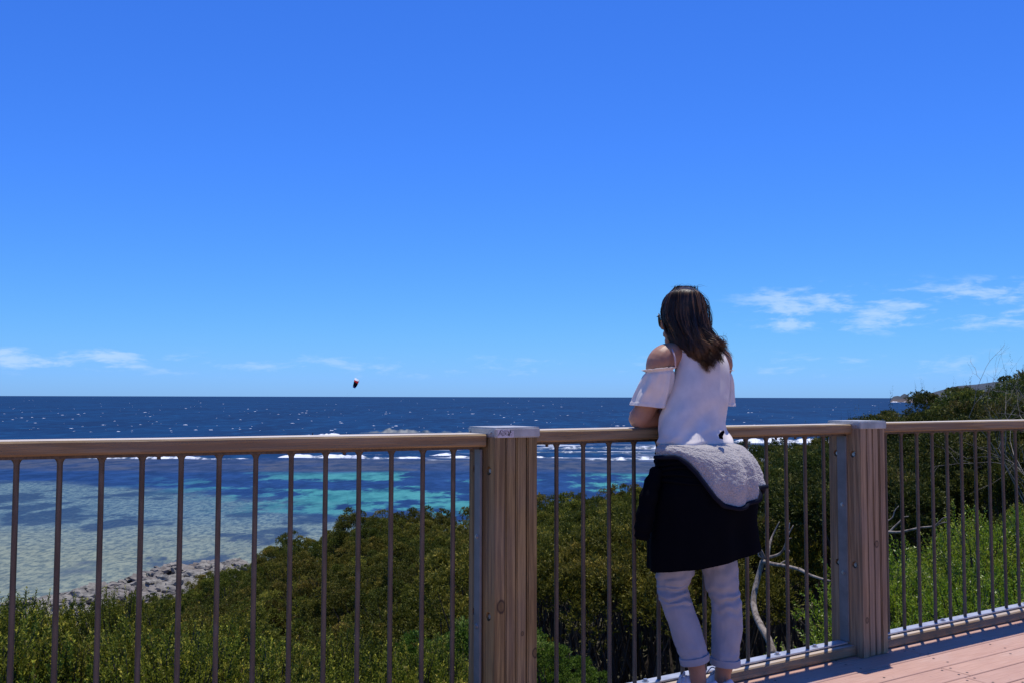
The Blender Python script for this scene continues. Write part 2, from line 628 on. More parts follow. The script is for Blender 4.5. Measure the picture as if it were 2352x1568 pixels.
def make_sticker(cap, capt, e):
    mw = plain_mat('sticker_paper', (0.62, 0.58, 0.57), 0.5, var=0.06)
    mk = plain_mat('sticker_ink', (0.012, 0.010, 0.010), 0.6)
    # the sticker sits on the front lip: picture box x 750..1235, y 228..425 of a detail 1285 px wide per 0.182 m
    k = PW / 1290.0
    x0, zt = 42 * k, capt - 0.0045
    H = 0.0285
    W = 480 * k
    yy = -e - 0.0006
    from_pd('sticker', [(x0, yy, zt - H), (x0 + W, yy, zt - H + 0.0004), (x0 + W, yy, zt - H * 0.22), (x0 + W * 0.76, yy, zt - H * 0.20), (x0 + W * 0.75, yy, zt), (x0, yy, zt)],
            [(0, 1, 2, 3, 4, 5)], mw, cap)
    # hand lettering in pixels of the detail picture (origin 750, 228)
    S = [
        [(22, 175), (40, 120), (70, 60), (85, 30)], [(18, 128), (60, 112), (92, 118)], [(85, 30), (72, 90), (60, 160)],
        [(105, 165), (96, 100), (88, 45)], [(62, 55), (100, 22), (135, 20), (142, 52), (118, 88), (100, 100)], [(104, 100), (128, 140), (150, 182)],
        [(140, 85), (148, 140), (170, 160), (182, 120), (176, 40)],
        [(226, 30), (196, 42), (190, 76), (218, 98), (214, 140), (190, 156)],
        [(262, 28), (238, 44), (232, 100), (246, 150), (270, 150)],
        [(296, 34), (274, 60), (272, 120), (290, 158), (310, 140), (318, 90), (312, 48), (296, 34)],
        [(330, 60), (318, 120), (330, 176), (350, 120), (372, 18)], [(318, 172), (356, 96), (384, 44), (362, 110), (330, 178)], [(330, 150), (372, 90), (420, 68)],
        [(382, 120), (352, 122), (346, 176), (382, 172)], [(350, 148), (374, 144)],
        [(424, 118), (398, 132), (392, 160), (408, 180), (428, 168)],
        [(448, 92), (446, 138)], [(444, 165), (446, 172)],
    ]
    V, F = [], []
    wds = [7, 5, 7, 7, 7, 7, 8, 8, 8, 8, 12, 12, 8, 5, 4, 5, 5, 6]
    for st, wd in zip(S, wds):
        pts = [Vector((x0 + x * k, yy - 0.0004, zt - y * k * 0.92)) for x, y in st]
        pts = catmull(pts, 5 * len(pts)) if len(pts) > 2 else pts
        hw = wd * k * 0.55
        b = len(V)
        for i, p in enumerate(pts):
            d = pts[min(i + 1, len(pts) - 1)] - pts[max(i - 1, 0)]
            nn = Vector((-d.z, 0, d.x)).normalized()
            q = p + Vector((0, -0.00002 * (len(V) % 7), 0))
            V += [q + nn * hw, q - nn * hw]
        for i in range(len(pts) - 1):
            F.append((b + 2 * i, b + 2 * i + 1, b + 2 * i + 3, b + 2 * i + 2))
    from_pd('lettering', V, F, mk, cap)


post0_origin = (P1 + PERP * CP) - DIR1 * 2.02 - PERP * CP - DIR * PW
make_post(P1, 'laminated timber post with a graffiti sticker on its steel cap',
          [(0, 0.004, 0.448, 0.017), (2, 0.002, 0.345, 0.006), (3, 0.010, 0.272, 0.013), (0, 0.0, 0.10, 0.01)], True)
make_post(P2, 'laminated timber post on the pink deck to the right of the woman',
          [(0, 0.004, 0.165, 0.010), (2, -0.006, 0.50, 0.012)], tone=(0.42, 0.285, 0.150), dark=(0.22, 0.145, 0.075))
make_post(P3, 'laminated timber post past the bright green bush', [(1, 0, 0.4, 0.01)])
make_post(post0_origin, 'laminated timber post behind the yellow green heath', [(2, 0, 0.5, 0.01)])


# ------------------------------------------------------------------ railing panels (bar, balusters, rails)
def baluster_mesh(z0, z1, r):
    """round bar, slightly flared where it is welded under the top bar and on the bottom bar"""
    prof = [(r, z0), (r, z1 - 0.016), (r * 1.12, z1 - 0.011), (r * 1.45, z1 - 0.005), (r * 2.1, z1)]
    seg = 14
    V, F = [], []
    for rr, z in prof:
        for k in range(seg):
            a = 2 * math.pi * k / seg
            V.append((rr * math.cos(a), min(rr, r * 1.35) * math.sin(a), z))
    for i in range(len(prof) - 1):
        for k in range(seg):
            k2 = (k + 1) % seg
            F.append((i * seg + k, i * seg + k2, (i + 1) * seg + k2, (i + 1) * seg + k))
    me = bpy.data.meshes.new('baluster')
    me.from_pydata(V, [], F)
    me.shade_smooth()
    me.materials.append(M_PAINT)
    return me


def rail_mesh(L, w, h, seed):
    """timber rail along +X with eased arrises that wander a little"""
    n = 48
    V, F = [], []
    r = 0.006
    prof = [(-w / 2 + r, 0), (w / 2 - r, 0), (w / 2, r), (w / 2, h - r), (w / 2 - r, h), (-w / 2 + r, h), (-w / 2, h - r), (-w / 2, r)]
    for i in range(n + 1):
        x = L * i / n
        for j, (y, z) in enumerate(prof):
            q = Vector((x * 2.1, y * 9 + seed * 3.3, z * 9))
            V.append((x, y + 0.0016 * mnoise.noise(q), z + 0.0012 * mnoise.noise(q + Vector((0, 9, 4)))))
    for i in range(n):
        for j in range(8):
            j2 = (j + 1) % 8
            F.append((i * 8 + j, (i + 1) * 8 + j, (i + 1) * 8 + j2, i * 8 + j2))
    F.append(tuple(range(8)))
    F.append(tuple(n * 8 + j for j in range(8))[::-1])
    return V, F


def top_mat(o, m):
    """paler timber on the upper face: sunlight painted into the colour, besides some bleaching"""
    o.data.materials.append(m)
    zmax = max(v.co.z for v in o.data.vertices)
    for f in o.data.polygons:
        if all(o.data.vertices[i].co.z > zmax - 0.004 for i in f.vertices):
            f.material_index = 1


def make_panel(origin, ang, L, xs, top, label, seed, bolts_t, bolts_b):
    """origin at deck level on the baluster line, local +X along the panel"""
    t = empty('balustrade', origin, ang)
    tag(t, label, 'railing', 'timber and steel railing panels')
    rh, rw = 0.044, 0.128
    V, F = rail_mesh(L, rw, rh, seed)
    o = from_pd('handrail', V, F, M_RAIL, t)
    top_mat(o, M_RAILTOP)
    o.location = (0, 0.010, top - rh)
    zt = top - rh - 0.010
    box_obj('top_bar', (0.012, L - 0.012, -0.025, 0.025, zt, top - rh - 0.0008), M_PAINT, t, 0.001)
    V, F = rail_mesh(L, 0.078, 0.046, seed + 7)
    o = from_pd('kerb_timber', V, F, M_KERB, t)
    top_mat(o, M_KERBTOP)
    o.location = (0, -0.014, 0.0012)
    zb = 0.0515
    box_obj('bottom_bar', (0.012, L - 0.012, -0.022, 0.028, zb, zb + 0.008), M_BARTOP, t, 0.0015)
    me = baluster_mesh(zb + 0.0078, zt + 0.0004, 0.0083)
    for x in xs:
        o = bpy.data.objects.new('baluster', me)
        COL.objects.link(o)
        o.parent = t
        o.location = (x, 0, 0)
        o.rotation_euler = (0, 0, 0)
    for sx in (0.0015, L - 0.0095):
        o = box_obj('end_plate', (sx, sx + 0.008, -0.025, 0.025, zb + 0.0085, zt - 0.0005), M_PLATE, t, 0.001)
        for bz in (0.37, 0.68):
            bm = bmesh.new()
            bolt_mesh(bm, Vector((sx + (0.0081 if sx < 1 else -0.0001), 0, bz)), (1, 0, 0) if sx < 1 else (-1, 0, 0), 0.0065, 0.006, 0.009)
            bm_obj('bolt', bm, M_BOLT, o)
    for x in bolts_t:
        bm = bmesh.new()
        bolt_mesh(bm, Vector((x, 0, zt)), (0, 0, -1), 0.006, 0.010, 0.0115)
        bm_obj('bolt', bm, M_PAINT, t)
    for x in bolts_b:
        bm = bmesh.new()
        bolt_mesh(bm, Vector((x, 0.002, zb + 0.008)), (0, 0, 1), 0.0085, 0.0105, 0.0145)
        bm_obj('bolt', bm, M_BOLT, t)
    return t


def along_from_px(o, d, xs):
    """where sight lines through these full-size picture columns cross the baluster line"""
    out = []
    for X in xs:
        dr = ray(X / 1.7415, 960)
        det = d.x * (-dr.y) + dr.x * d.y
        out.append(((-o.x) * (-dr.y) + dr.x * (-o.y)) / det)
    return out


def even(a, n):
    return [a[0] + (a[1] - a[0]) * i / (n - 1) for i in range(n)]


o2 = P1 + PERP * CP + DIR * (PW + 0.0005)
L2 = BAY - PW - 0.001
xs2 = even(along_from_px(o2, DIR, (2225.6, 3291)), 13)
s2 = xs2[1] - xs2[0]
k = xs2[0]
while k - s2 > 0.03:
    k -= s2; xs2.insert(0, k)
k = xs2[-1]
while k + s2 < L2 - 0.05:
    k += s2; xs2.append(k)
make_panel(o2, TH, L2, xs2, 1.050, 'timber topped railing panel that the woman leans on', 2,
           [xs2[0] - 0.35 * s2 if xs2[0] > 0.08 else xs2[0] + 0.5 * s2, xs2[4] + 0.5 * s2, xs2[9] + .5 * s2, xs2[-3] + .5 * s2], [xs2[3] + 0.45 * s2, xs2[9] + .45 * s2, xs2[-2] + 0.4 * s2])
o3 = P2 + PERP * CP + DIR * (PW + 0.0005)
xs3 = even(along_from_px(o3, DIR, (3601.8, 4057.9)), 9)
s3 = xs3[1] - xs3[0]
k = xs3[0]
while k - s3 > 0.02:
    k -= s3; xs3.insert(0, k)
k = xs3[-1]
while k + s3 < L2 - 0.03:
    k += s3; xs3.append(k)
make_panel(o3, TH, L2, xs3, 1.052, 'railing panel in front of the bright green bush', 3, [xs3[4] + .5 * s3, xs3[9] + .5 * s3], [xs3[3] + 0.5 * s3, xs3[9] + 0.5 * s3])
L1 = 2.02 - 0.002
o1 = P1 + PERP * CP - DIR1 * 2.021
xs1 = even(along_from_px(o1, DIR1, (72, 1814)), 13)
s1 = xs1[1] - xs1[0]
k = xs1[0]
while k - s1 > 0.05:
    k -= s1; xs1.insert(0, k)
i1 = xs1.index(min(xs1, key=lambda q: abs(q - along_from_px(o1, DIR1, (571,))[0])))
make_panel(o1, TH1, L1, xs1, 1.041, 'railing panel in front of the yellow green heath and the sea', 1,
           [xs1[i1] + .42 * s1, xs1[i1 + 5] + .55 * s1, xs1[-1] + 0.6 * s1], [xs1[2] + .5 * s1, xs1[8] + .5 * s1])
# ------------------------------------------------------------------ terrain (dune with scrub; sea beyond)
# canopy control points X, Y, z of the top of the scrub; the ground lies a shrub's height below
CANOPY = [
    # crest of the dune, right to left
    (12.6, 24, 1.5), (18, 24, 2.2), (26, 24, 3.2), (12.0, 25, 1.42), (11.6, 25.5, 1.38), (10.9, 26, 1.25), (9.9, 27, 0.6), (8.9, 28, 0.0), (8.4, 29.5, -0.5), (8.06, 32, -1.1),
    (6.2, 33, -1.6), (4.35, 32, -2.5), (2.34, 32, -2.35), (1.0, 30, -2.35), (-1.18, 30, -2.65), (-4.07, 33, -2.85), (-7.0, 37, -4.05), (-10.8, 42, -5.95), (-13.5, 45, -7.3), (-16.6, 48, -8.9),
    (9.2, 27.5, -0.1), (8.6, 26, -0.2), (9.0, 25.5, 0.15), (9.6, 26.2, 0.45),
    # beyond the crest
    (-19, 54, -9.7), (-12, 56, -10.4), (-8, 50, -8.0), (-4, 52, -8.5), (4, 52, -8.0), (12, 48, -5.0), (12, 60, -10.5), (22, 44, -1.0), (28, 60, -9), (40, 40, 2.0), (45, 62, -9),
    (4, 66, -12), (-8, 66, -12), (-16, 72, -12), (20, 72, -12), (45, 80, -12), (60, 60, -6), (60, 20, 4),
    # inner slopes and the hollow between deck and crest
    (-6, 26, -4.0), (-7.5, 31, -4.4), (-3, 24, -2.9), (0, 22, -2.2), (3, 22, -2.0), (4.5, 25, -1.8), (6, 24, -1.2), (8, 22, -0.4), (10.5, 20, 0.6), (13, 17, 1.5), (18, 14, 2.0),
    (-4.5, 17, -3.5), (-1.2, 15, -2.3), (0.6, 15, -1.0), (2, 16, -1.05), (4, 16, -0.5), (5.5, 18, -0.2), (6.0, 13.5, 0.85), (8, 14, 1.15), (9, 11.5, 1.3), (0.5, 11.2, -0.5), (1.6, 11.2, -0.42), (2.6, 11.3, -0.2), (3.6, 11.5, 0.15),
    (4.6, 11.5, 0.45), (5.6, 11.3, 0.75), (6.6, 11, 1.05), (1.0, 10.2, -0.42), (2.0, 10.2, -0.38), (4.4, 9.8, 0.4), (-1.0, 10.5, -1.9), (-2.5, 11, -2.5), (-3.5, 11, -2.8),
    # left: falls away to the rock shelf
    (-4.5, 9, -1.6), (-6.5, 9, -1.8), (-6, 14, -4.2), (-9, 13, -4.6), (-9.5, 20, -6.5), (-10.5, 28, -7.6), (-13, 36, -8.8), (-17, 42, -9.6), (-14, 20, -8.5), (-20, 30, -10.0), (-24, 46, -10.6), (-30, 40, -11.2), (-20, 12, -7), (-26, 20, -10.4),
    (-36, 30, -11.6), (-34, 52, -12.6), (-40, 12, -11.5), (-30, 4, -8), (-30, -20, -4), (-50, -10, -11), (-55, 30, -13), (-45, 60, -13.5), (-60, 60, -13.5),
    # near the deck
    (-4.0, 2.5, -0.12), (-3.6, 4.5, -0.12), (-2.6, 5.2, -0.13), (-1.6, 5.4, -0.16), (-3.2, 6.3, -0.24), (-1.2, 6.4, -0.48), (-0.4, 6.2, -0.5), (0.4, 6.5, -1.1), (1.0, 6.0, -0.9), (1.6, 5.7, -0.5), (2.2, 6.4, -0.35), (3.0, 7.0, -0.2),
    (3.6, 6.6, -0.22), (4.2, 7.0, -0.1), (4.8, 7.4, 0.02), (5.5, 8.2, 0.2), (6.5, 6.5, 0.1),
    (-1, 3, -0.3), (1, 3, -0.3), (3, 3.5, -0.3), (0, -4, -0.3), (-6, -4, -0.3), (6, -4, -0.2), (0, -20, 0), (20, -20, 2), (20, 0, 1.5), (30, 5, 3), (55, -20, 4), (0, -50, 0), (50, -50, 3), (-50, -50, -3),
]
CP_ = np.array(CANOPY)


def canopy(X, Y):
    """inverse-distance blend with local planes (smooth enough, exact at the points)"""
    X = np.atleast_1d(np.asarray(X, float)); Y = np.atleast_1d(np.asarray(Y, float))
    d2 = (X[:, None] - CP_[None, :, 0]) ** 2 + (Y[:, None] - CP_[None, :, 1]) ** 2
    s = 0.35 + 0.0012 * (CP_[None, :, 0] ** 2 + CP_[None, :, 1] ** 2)
    wgt = 1.0 / (d2 + s * 0.4) ** 1.9
    return (wgt * CP_[None, :, 2]).sum(1) / wgt.sum(1)


def shrub_h(X, Y):
    """height of scrub over the ground"""
    d = np.hypot(np.asarray(X), np.asarray(Y))
    return np.clip(0.75 + (d - 5.0) * 0.075, 0.75, 1.55)


def ground_z(X, Y):
    X = np.atleast_1d(np.asarray(X, float)); Y = np.atleast_1d(np.asarray(Y, float))
    z = canopy(X, Y) - shrub_h(X, Y)
    # the hollow under the taller scrub
    hol = np.clip((X + 2.0) / 2.0, 0, 1) * np.clip((Y - 6.2) / 2.2, 0, 1) * np.clip((24 - Y) / 6, 0, 1)
    z = z - 2.0 * hol
    # room under the deck
    a = (X - P1.x) * DIR.x + (Y - P1.y) * DIR.y
    p = (X - P1.x) * PERP.x + (Y - P1.y) * PERP.y
    under = np.clip((0.6 - p) / 0.8, 0, 1) * np.clip((7 - np.abs(a)) / 2, 0, 1) * np.clip((p + 10) / 2, 0, 1)
    return np.where(under > 0, np.minimum(z, z * (1 - under) + (-0.95) * under), z)


def ground_material():
    m, g = new_mat('sandy_scrub_soil')
    co = g.n('ShaderNodeNewGeometry').outputs['Position']
    n1 = g.noise(co, 0.7, 5.0, 0.6)
    n2 = g.noise(co, 6.0, 5.0, 0.65)
    c = g.mix(g.smooth(n2, 0.3, 0.7), (0.045, 0.045, 0.022), (0.085, 0.075, 0.042))
    c = g.mix(g.math('MULTIPLY', g.smooth(n1, 0.55, 0.7), 0.5), c, (0.13, 0.11, 0.075))
    sp = g.n('ShaderNodeSeparateXYZ', ins={0: co})
    low = g.math('SUBTRACT', 1.0, g.smooth(g.math('ADD', sp.outputs[2], g.math('MULTIPLY', n1, 1.2)), -10.6, -9.9))
    c = g.mix(low, c, (0.42, 0.36, 0.29))
    principled(g, Base_Color=c, Roughness=0.9, Normal=bump(g, n2, 0.7, 0.08))
    return m


gx = np.concatenate([np.arange(-62, -24, 2.0), np.arange(-24, 24, 0.6), np.arange(24, 64, 2.5)])
gy = np.concatenate([np.arange(-52, -4, 3.0), np.arange(-4, 60, 0.6), np.arange(60, 84, 2.0)])
GX, GY = np.meshgrid(gx, gy)
GZ = ground_z(GX.ravel(), GY.ravel())
gv = np.stack([GX.ravel(), GY.ravel(), GZ], 1)
nx_, ny_ = len(gx), len(gy)
gf = [(j * nx_ + i, j * nx_ + i + 1, (j + 1) * nx_ + i + 1, (j + 1) * nx_ + i) for j in range(ny_ - 1) for i in range(nx_ - 1)]
ground = from_pd('ground', gv.tolist(), gf, ground_material(), smooth=True)
tag(ground, kind='structure')


# ------------------------------------------------------------------ sea
def sea_material():
    m, g = new_mat('sea_water')
    co = g.n('ShaderNodeNewGeometry').outputs['Position']
    sp = g.n('ShaderNodeSeparateXYZ', ins={0: co})
    X, Y = sp.outputs[0], sp.outputs[1]
    big = g.noise(g.mapping(co, scale=(0.5, 1, 1)), 0.018, 3.0, 0.5)              # soft zone warping
    big2 = g.noise(g.mapping(co, scale=(0.45, 1, 1), loc=(31, 7, 0)), 0.06, 4.0, 0.6)
    Yw = g.math('ADD', Y, g.math('MULTIPLY', g.math('SUBTRACT', big, 0.5), 46.0))
    Yf = g.math('ADD', Y, g.math('MULTIPLY', g.math('SUBTRACT', big2, 0.5), 30.0))
    # ocean
    oc_n = g.noise(g.mapping(co, scale=(1, 0.30, 1)), 0.02, 5.0, 0.65)
    oc_f = g.noise(g.mapping(co, scale=(1, 0.35, 1)), 0.16, 5.0, 0.7)
    ocean = g.mix(g.smooth(oc_n, 0.32, 0.68), (0.0006, 0.021, 0.072), (0.0010, 0.035, 0.108))
    ocean = g.mix(g.math('MULTIPLY', g.smooth(oc_f, 0.48, 0.66), 0.85), ocean, (0.004, 0.056, 0.150))
    # lagoon with weed and turquoise sand patches
    tq = g.noise(g.mapping(co, scale=(1, 0.75, 1), loc=(3, 0, 0)), 0.045, 4.0, 0.6, 0.4)
    tq2 = g.noise(g.mapping(co, scale=(1, 0.5, 1)), 0.30, 5.0, 0.7)
    tqf = g.math('ADD', tq, g.math('MULTIPLY', g.math('SUBTRACT', tq2, 0.5), 0.42))
    tqm = g.math('MULTIPLY', g.smooth(tqf, 0.475, 0.565), g.smooth(X, -62.0, -22.0))
    tqm = g.math('MULTIPLY', tqm, g.math('SUBTRACT', 1.0, g.math('MULTIPLY', g.smooth(Yf, 150.0, 163.0), 1.0)))
    lag = g.mix(g.smooth(tq2, 0.3, 0.7), (0.004, 0.026, 0.085), (0.014, 0.055, 0.165))
    lag = g.mix(tqm, lag, g.mix(g.smooth(tq2, 0.35, 0.65), (0.024, 0.150, 0.160), (0.060, 0.260, 0.245)))
    # shallow sand flat near the rocks
    w1 = g.noise(g.mapping(co, scale=(1, 0.55, 1), loc=(11, 5, 0)), 0.14, 4.0, 0.6, 0.3)
    w2 = g.noise(g.mapping(co, scale=(1, 0.48, 1)), 1.9, 6.0, 0.75, 0.2)
    sand = g.mix(g.smooth(w2, 0.40, 0.62), (0.042, 0.092, 0.135), (0.150, 0.225, 0.215))
    warm = g.math('SUBTRACT', 1.0, g.smooth(Yf, 74.0, 104.0))
    sand = g.mix(g.math('MULTIPLY', warm, 0.9), sand, g.mix(g.smooth(w2, 0.38, 0.60), (0.092, 0.126, 0.112), (0.250, 0.275, 0.185)))
    weed = g.math('MULTIPLY', g.smooth(g.math('ADD', w1, g.math('MULTIPLY', g.math('SUBTRACT', w2, 0.5), 0.35)), 0.53, 0.57), g.smooth(Yf, 64.0, 74.0))
    sand = g.mix(g.math('MULTIPLY', weed, 0.8), sand, (0.012, 0.038, 0.088))
    # boundary of the flat: Y < 107 - 0.63 (X + 20)
    bd = g.math('ADD', g.math('ADD', Yw, g.math('MULTIPLY', X, 0.63)), g.math('MULTIPLY', g.math('SUBTRACT', big2, 0.5), 34.0))
    lagoon = g.mix(g.smooth(bd, 88.0, 104.0), sand, lag)
    reefm = g.math('MULTIPLY', g.smooth(Yf, 156.0, 166.0), g.math('SUBTRACT', 1.0, g.smooth(Yf, 186.0, 194.0)))
    reef = g.mix(g.smooth(tq2, 0.35, 0.65), (0.032, 0.048, 0.078), (0.070, 0.080, 0.105))
    lagoon = g.mix(g.math('MULTIPLY', reefm, g.math('ADD', 0.35, g.math('MULTIPLY', g.smooth(tqf, 0.40, 0.55), 0.55))), lagoon, reef)
    col = g.mix(g.smooth(Yf, 186.0, 198.0), lagoon, ocean)
    # torn foam left lying on the water between the breakers
    fo = g.noise(g.mapping(co, scale=(0.30, 1, 1), loc=(0, 3, 0)), 0.16, 5.0, 0.7, 0.6)
    fz = g.math('MULTIPLY', g.smooth(Yf, 184.0, 192.0), g.math('SUBTRACT', 1.0, g.smooth(Yf, 232.0, 300.0)))
    fz = g.math('MULTIPLY', fz, g.math('ADD', 0.28, g.math('MULTIPLY', g.smooth(X, -70.0, 40.0), 0.72)))
    fm = g.smooth(g.math('ADD', fo, g.math('MULTIPLY', fz, 0.15)), 0.665, 0.76)
    fm = g.math('MULTIPLY', fm, g.smooth(fz, 0.02, 0.2))
    col = g.mix(fm, col, (0.72, 0.76, 0.78))
    # chop
    h1 = g.noise(g.mapping(co, scale=(1, 0.6, 1)), 1.2, 4.0, 0.6)
    h2 = g.noise(g.mapping(co, scale=(1, 0.6, 1)), 0.12, 3.0, 0.6)
    hh = g.math('ADD', g.math('MULTIPLY', h1, 0.25), g.math('MULTIPLY', h2, 1.6))
    nrm = bump(g, hh, 0.9, 0.9)
    df = g.n('ShaderNodeBsdfDiffuse', ins={'Color': col, 'Normal': nrm})
    gl = g.n('ShaderNodeBsdfGlossy', ins={'Color': (1, 1, 1), 'Roughness': 0.28, 'Normal': nrm})
    fr = g.n('ShaderNodeFresnel', ins={'IOR': 1.33, 'Normal': nrm})
    # wind chop hides most of the mirror reflection at low angles
    fac = g.math('MINIMUM', g.math('MULTIPLY', fr.outputs[0], 0.25), 0.06)
    mx = g.n('ShaderNodeMixShader', ins={0: fac})
    g.t.links.new(df.outputs[0], mx.inputs[1])
    g.t.links.new(gl.outputs[0], mx.inputs[2])
    o = g.n('ShaderNodeOutputMaterial')
    g.t.links.new(mx.outputs[0], o.inputs[0])
    return m


M_SEA = sea_material()
sea = from_pd('sea', [(-60000, 8, SEA_Z), (60000, 8, SEA_Z), (60000, 90000, SEA_Z), (-60000, 90000, SEA_Z)], [(0, 1, 2, 3)], M_SEA)
tag(sea, kind='structure')


def foam_material():
    m, g = new_mat('sea_foam')
    co = g.n('ShaderNodeNewGeometry').outputs['Position']
    n = g.noise(co, 0.9, 5.0, 0.7)
    at_ = g.n('ShaderNodeAttribute', attribute_name='foam').outputs['Fac']
    f = g.smooth(g.math('ADD', g.math('MULTIPLY', n, 0.7), at_), 0.72, 0.95)
    c = g.mix(f, (0.006, 0.045, 0.085), (0.80, 0.83, 0.85))
    principled(g, Base_Color=c, Roughness=0.55)
    return m


M_FOAM = foam_material()


def set_float(me, name, vals):
    a = me.attributes.new(name, 'FLOAT', 'POINT')
    a.data.foreach_set('value', np.asarray(vals, np.float32))


def breaker(x0, x1, yc, height, width, seed, fo=0.55, taper=8.0, step=0.7):
    """one rolling breaker: a ragged ridge of water and foam along X"""
    n = int((x1 - x0) / step)
    prof = [(-1.0, -0.25), (-0.72, 0.22), (-0.55, 0.62), (-0.38, 0.92), (-0.2, 1.0), (0.1, 0.86), (0.45, 0.55), (0.8, 0.22), (1.1, -0.25)]
    V, F, A = [], [], []
    for i in range(n + 1):
        x = x0 + (x1 - x0) * i / n
        e = min(1.0, (x - x0) / taper, (x1 - x) / taper)
        a = mnoise.fractal(Vector((x * 0.05, seed * 7.1, 0)), 1.0, 2.0, 4)
        b = mnoise.fractal(Vector((x * 0.4, seed * 3.3, 5)), 0.9, 2.0, 4)
        hgt = max(0.0, height * (0.68 + 0.9 * a + 0.6 * b)) * max(e, 0) ** 0.5
        yy = yc + 9.0 * mnoise.noise(Vector((x * 0.022, seed, 2))) + 2.0 * mnoise.noise(Vector((x * 0.13, seed, 6)))
        wd = width * (0.8 + 0.5 * mnoise.noise(Vector((x * 0.11, seed, 9))))
        for j, (py, pz) in enumerate(prof):
            c = mnoise.noise(Vector((x * 0.9, j * 1.3, seed)))
            V.append((x + 0.2 * c, yy + py * wd + 0.25 * c, SEA_Z - 0.05 + hgt * (pz + 0.14 * c * (0 < j < 8))))
            A.append(fo + 0.25 * a - 0.12 * max(0, j - 4) + 0.20 * b - 0.04)
    m_ = len(prof)
    for i in range(n):
        for j in range(m_ - 1):
            F.append((i * m_ + j, (i + 1) * m_ + j, (i + 1) * m_ + j + 1, i * m_ + j + 1))
    o = from_pd('breaking_wave', V, F, M_FOAM, sea, True)
    set_float(o.data, 'foam', A)
    tag(o, kind='stuff')
    return o


def ux(xd, Y):
    return (xd - 1176) / FD * Y


breaker(ux(-200, 193), ux(590, 193), 192, 0.42, 1.8, 1, 0.50)
breaker(ux(640, 196), ux(975, 196), 197, 0.75, 2.6, 2, 0.56)
breaker(ux(985, 205), ux(1060, 205), 206, 0.7, 2.2, 21, 0.5)
breaker(ux(720, 330), ux(830, 330), 308, 0.9, 3.0, 3, 0.6)
breaker(ux(830, 330), ux(1230, 330), 330, 1.5, 4.5, 4, 0.02)
breaker(ux(1020, 196), ux(1300, 196), 198, 0.6, 2.2, 5, 0.52)
breaker(ux(1230, 232), ux(1900, 232), 232, 0.9, 5.0, 6, 0.50)
breaker(ux(1180, 215), ux(1800, 215), 217, 0.55, 3.0, 8, 0.42)
breaker(ux(1330, 190), ux(1900, 190), 190, 0.65, 2.4, 7, 0.52)
breaker(ux(1640, 270), ux(2100, 270), 268, 1.0, 5.0, 9, 0.52)
breaker(ux(-200, 230), ux(260, 230), 228, 0.3, 1.2, 10, 0.38)

# whitecaps over the open water: small ragged crests, nobody could count them
rngw = np.random.default_rng(5)
nW = 1300
inv = rngw.uniform(1 / 12000.0, 1 / 330.0, nW)
Yw_ = 1.0 / inv
Xw_ = rngw.uniform(-0.75, 0.75, nW) * Yw_
clus = np.array([mnoise.noise(Vector((x / y * 14, 40.0 / y * 300, 3.0))) for x, y in zip(Xw_, Yw_)])
keep = clus > rngw.uniform(-0.5, 0.45, nW)
V, F = [], []
for x, y in zip(Xw_[keep], Yw_[keep]):
    big_ = rngw.random() ** 4
    wd = (0.16 + 1.0 * big_) * (0.8 + y / 2600.0)
    h = (0.05 + 0.17 * big_) * (0.8 + y / 2600.0)
    nseg = 5
    b = len(V)
    for i in range(nseg + 1):
        t = i / nseg * 2 - 1
        k = max(0.0, 1 - t * t) * rngw.uniform(0.5, 1.2)
        V += [(x + t * wd, y - 0.4 * k + rngw.uniform(-.3, .3), SEA_Z + 0.01), (x + t * wd + rngw.uniform(-.2, .2), y + 0.3, SEA_Z + h * k + 0.02), (x + t * wd, y + 1.2 * k + 0.4, SEA_Z + 0.01)]
    for i in range(nseg):
        q = b + 3 * i
        F += [(q, q + 3, q + 4, q + 1), (q + 1, q + 4, q + 5, q + 2)]
wc = from_pd('whitecaps', V, F, plain_mat('whitecap_foam', (0.62, 0.67, 0.72), 0.6), sea, True)
tag(wc, kind='stuff')


# ------------------------------------------------------------------ rock shelf at the water's edge
def rock_material():
    m, g = new_mat('limestone_rock')
    co = g.n('ShaderNodeNewGeometry').outputs['Position']
    oi = g.n('ShaderNodeObjectInfo').outputs['Random']
    n = g.noise(co, 1.6, 5.0, 0.65)
    n2 = g.noise(co, 0.35, 3.0)
    c = g.mix(g.smooth(n, 0.32, 0.62), (0.055, 0.050, 0.040), (0.29, 0.265, 0.205))
    c = g.mix(g.math('MULTIPLY', g.smooth(n2, 0.45, 0.6), 0.45), c, (0.14, 0.105, 0.085))
    c = g.mix(g.math('MULTIPLY', oi, 0.35), c, (0.23, 0.21, 0.165))
    sp = g.n('ShaderNodeSeparateXYZ', ins={0: co})
    wet = g.math('SUBTRACT', 1.0, g.smooth(sp.outputs[2], SEA_Z + 0.05, SEA_Z + 0.30))
    c = g.mix(g.math('MULTIPLY', wet, 0.7), c, (0.06, 0.045, 0.038))
    principled(g, Base_Color=c, Roughness=0.85, Normal=bump(g, n, 0.8, 0.12))
    return m


M_ROCK = rock_material()
shelf_poly = [(-31, 52), (-29.2, 57.5), (-27.0, 61.5), (-25.6, 65.5), (-24.9, 70.2), (-22.5, 71.6), (-19.4, 71.8), (-16.2, 69.5), (-13.0, 62), (-14, 50), (-20, 44), (-29, 46)]


def in_poly(x, y, poly):
    c = False
    j = len(poly) - 1
    for i in range(len(poly)):
        xi, yi = poly[i]; xj, yj = poly[j]
        if (yi > y) != (yj > y) and x < (xj - xi) * (y - yi) / (yj - yi) + xi:
            c = not c
        j = i
    return c


def edge_dist(x, y, poly):
    p = Vector((x, y))
    best = 1e9
    for i in range(len(poly)):
        a, b = Vector(poly[i - 1]), Vector(poly[i])
        t = max(0, min(1, (p - a).dot(b - a) / (b - a).length_squared))
        best = min(best, (p - a - (b - a) * t).length)
    return best


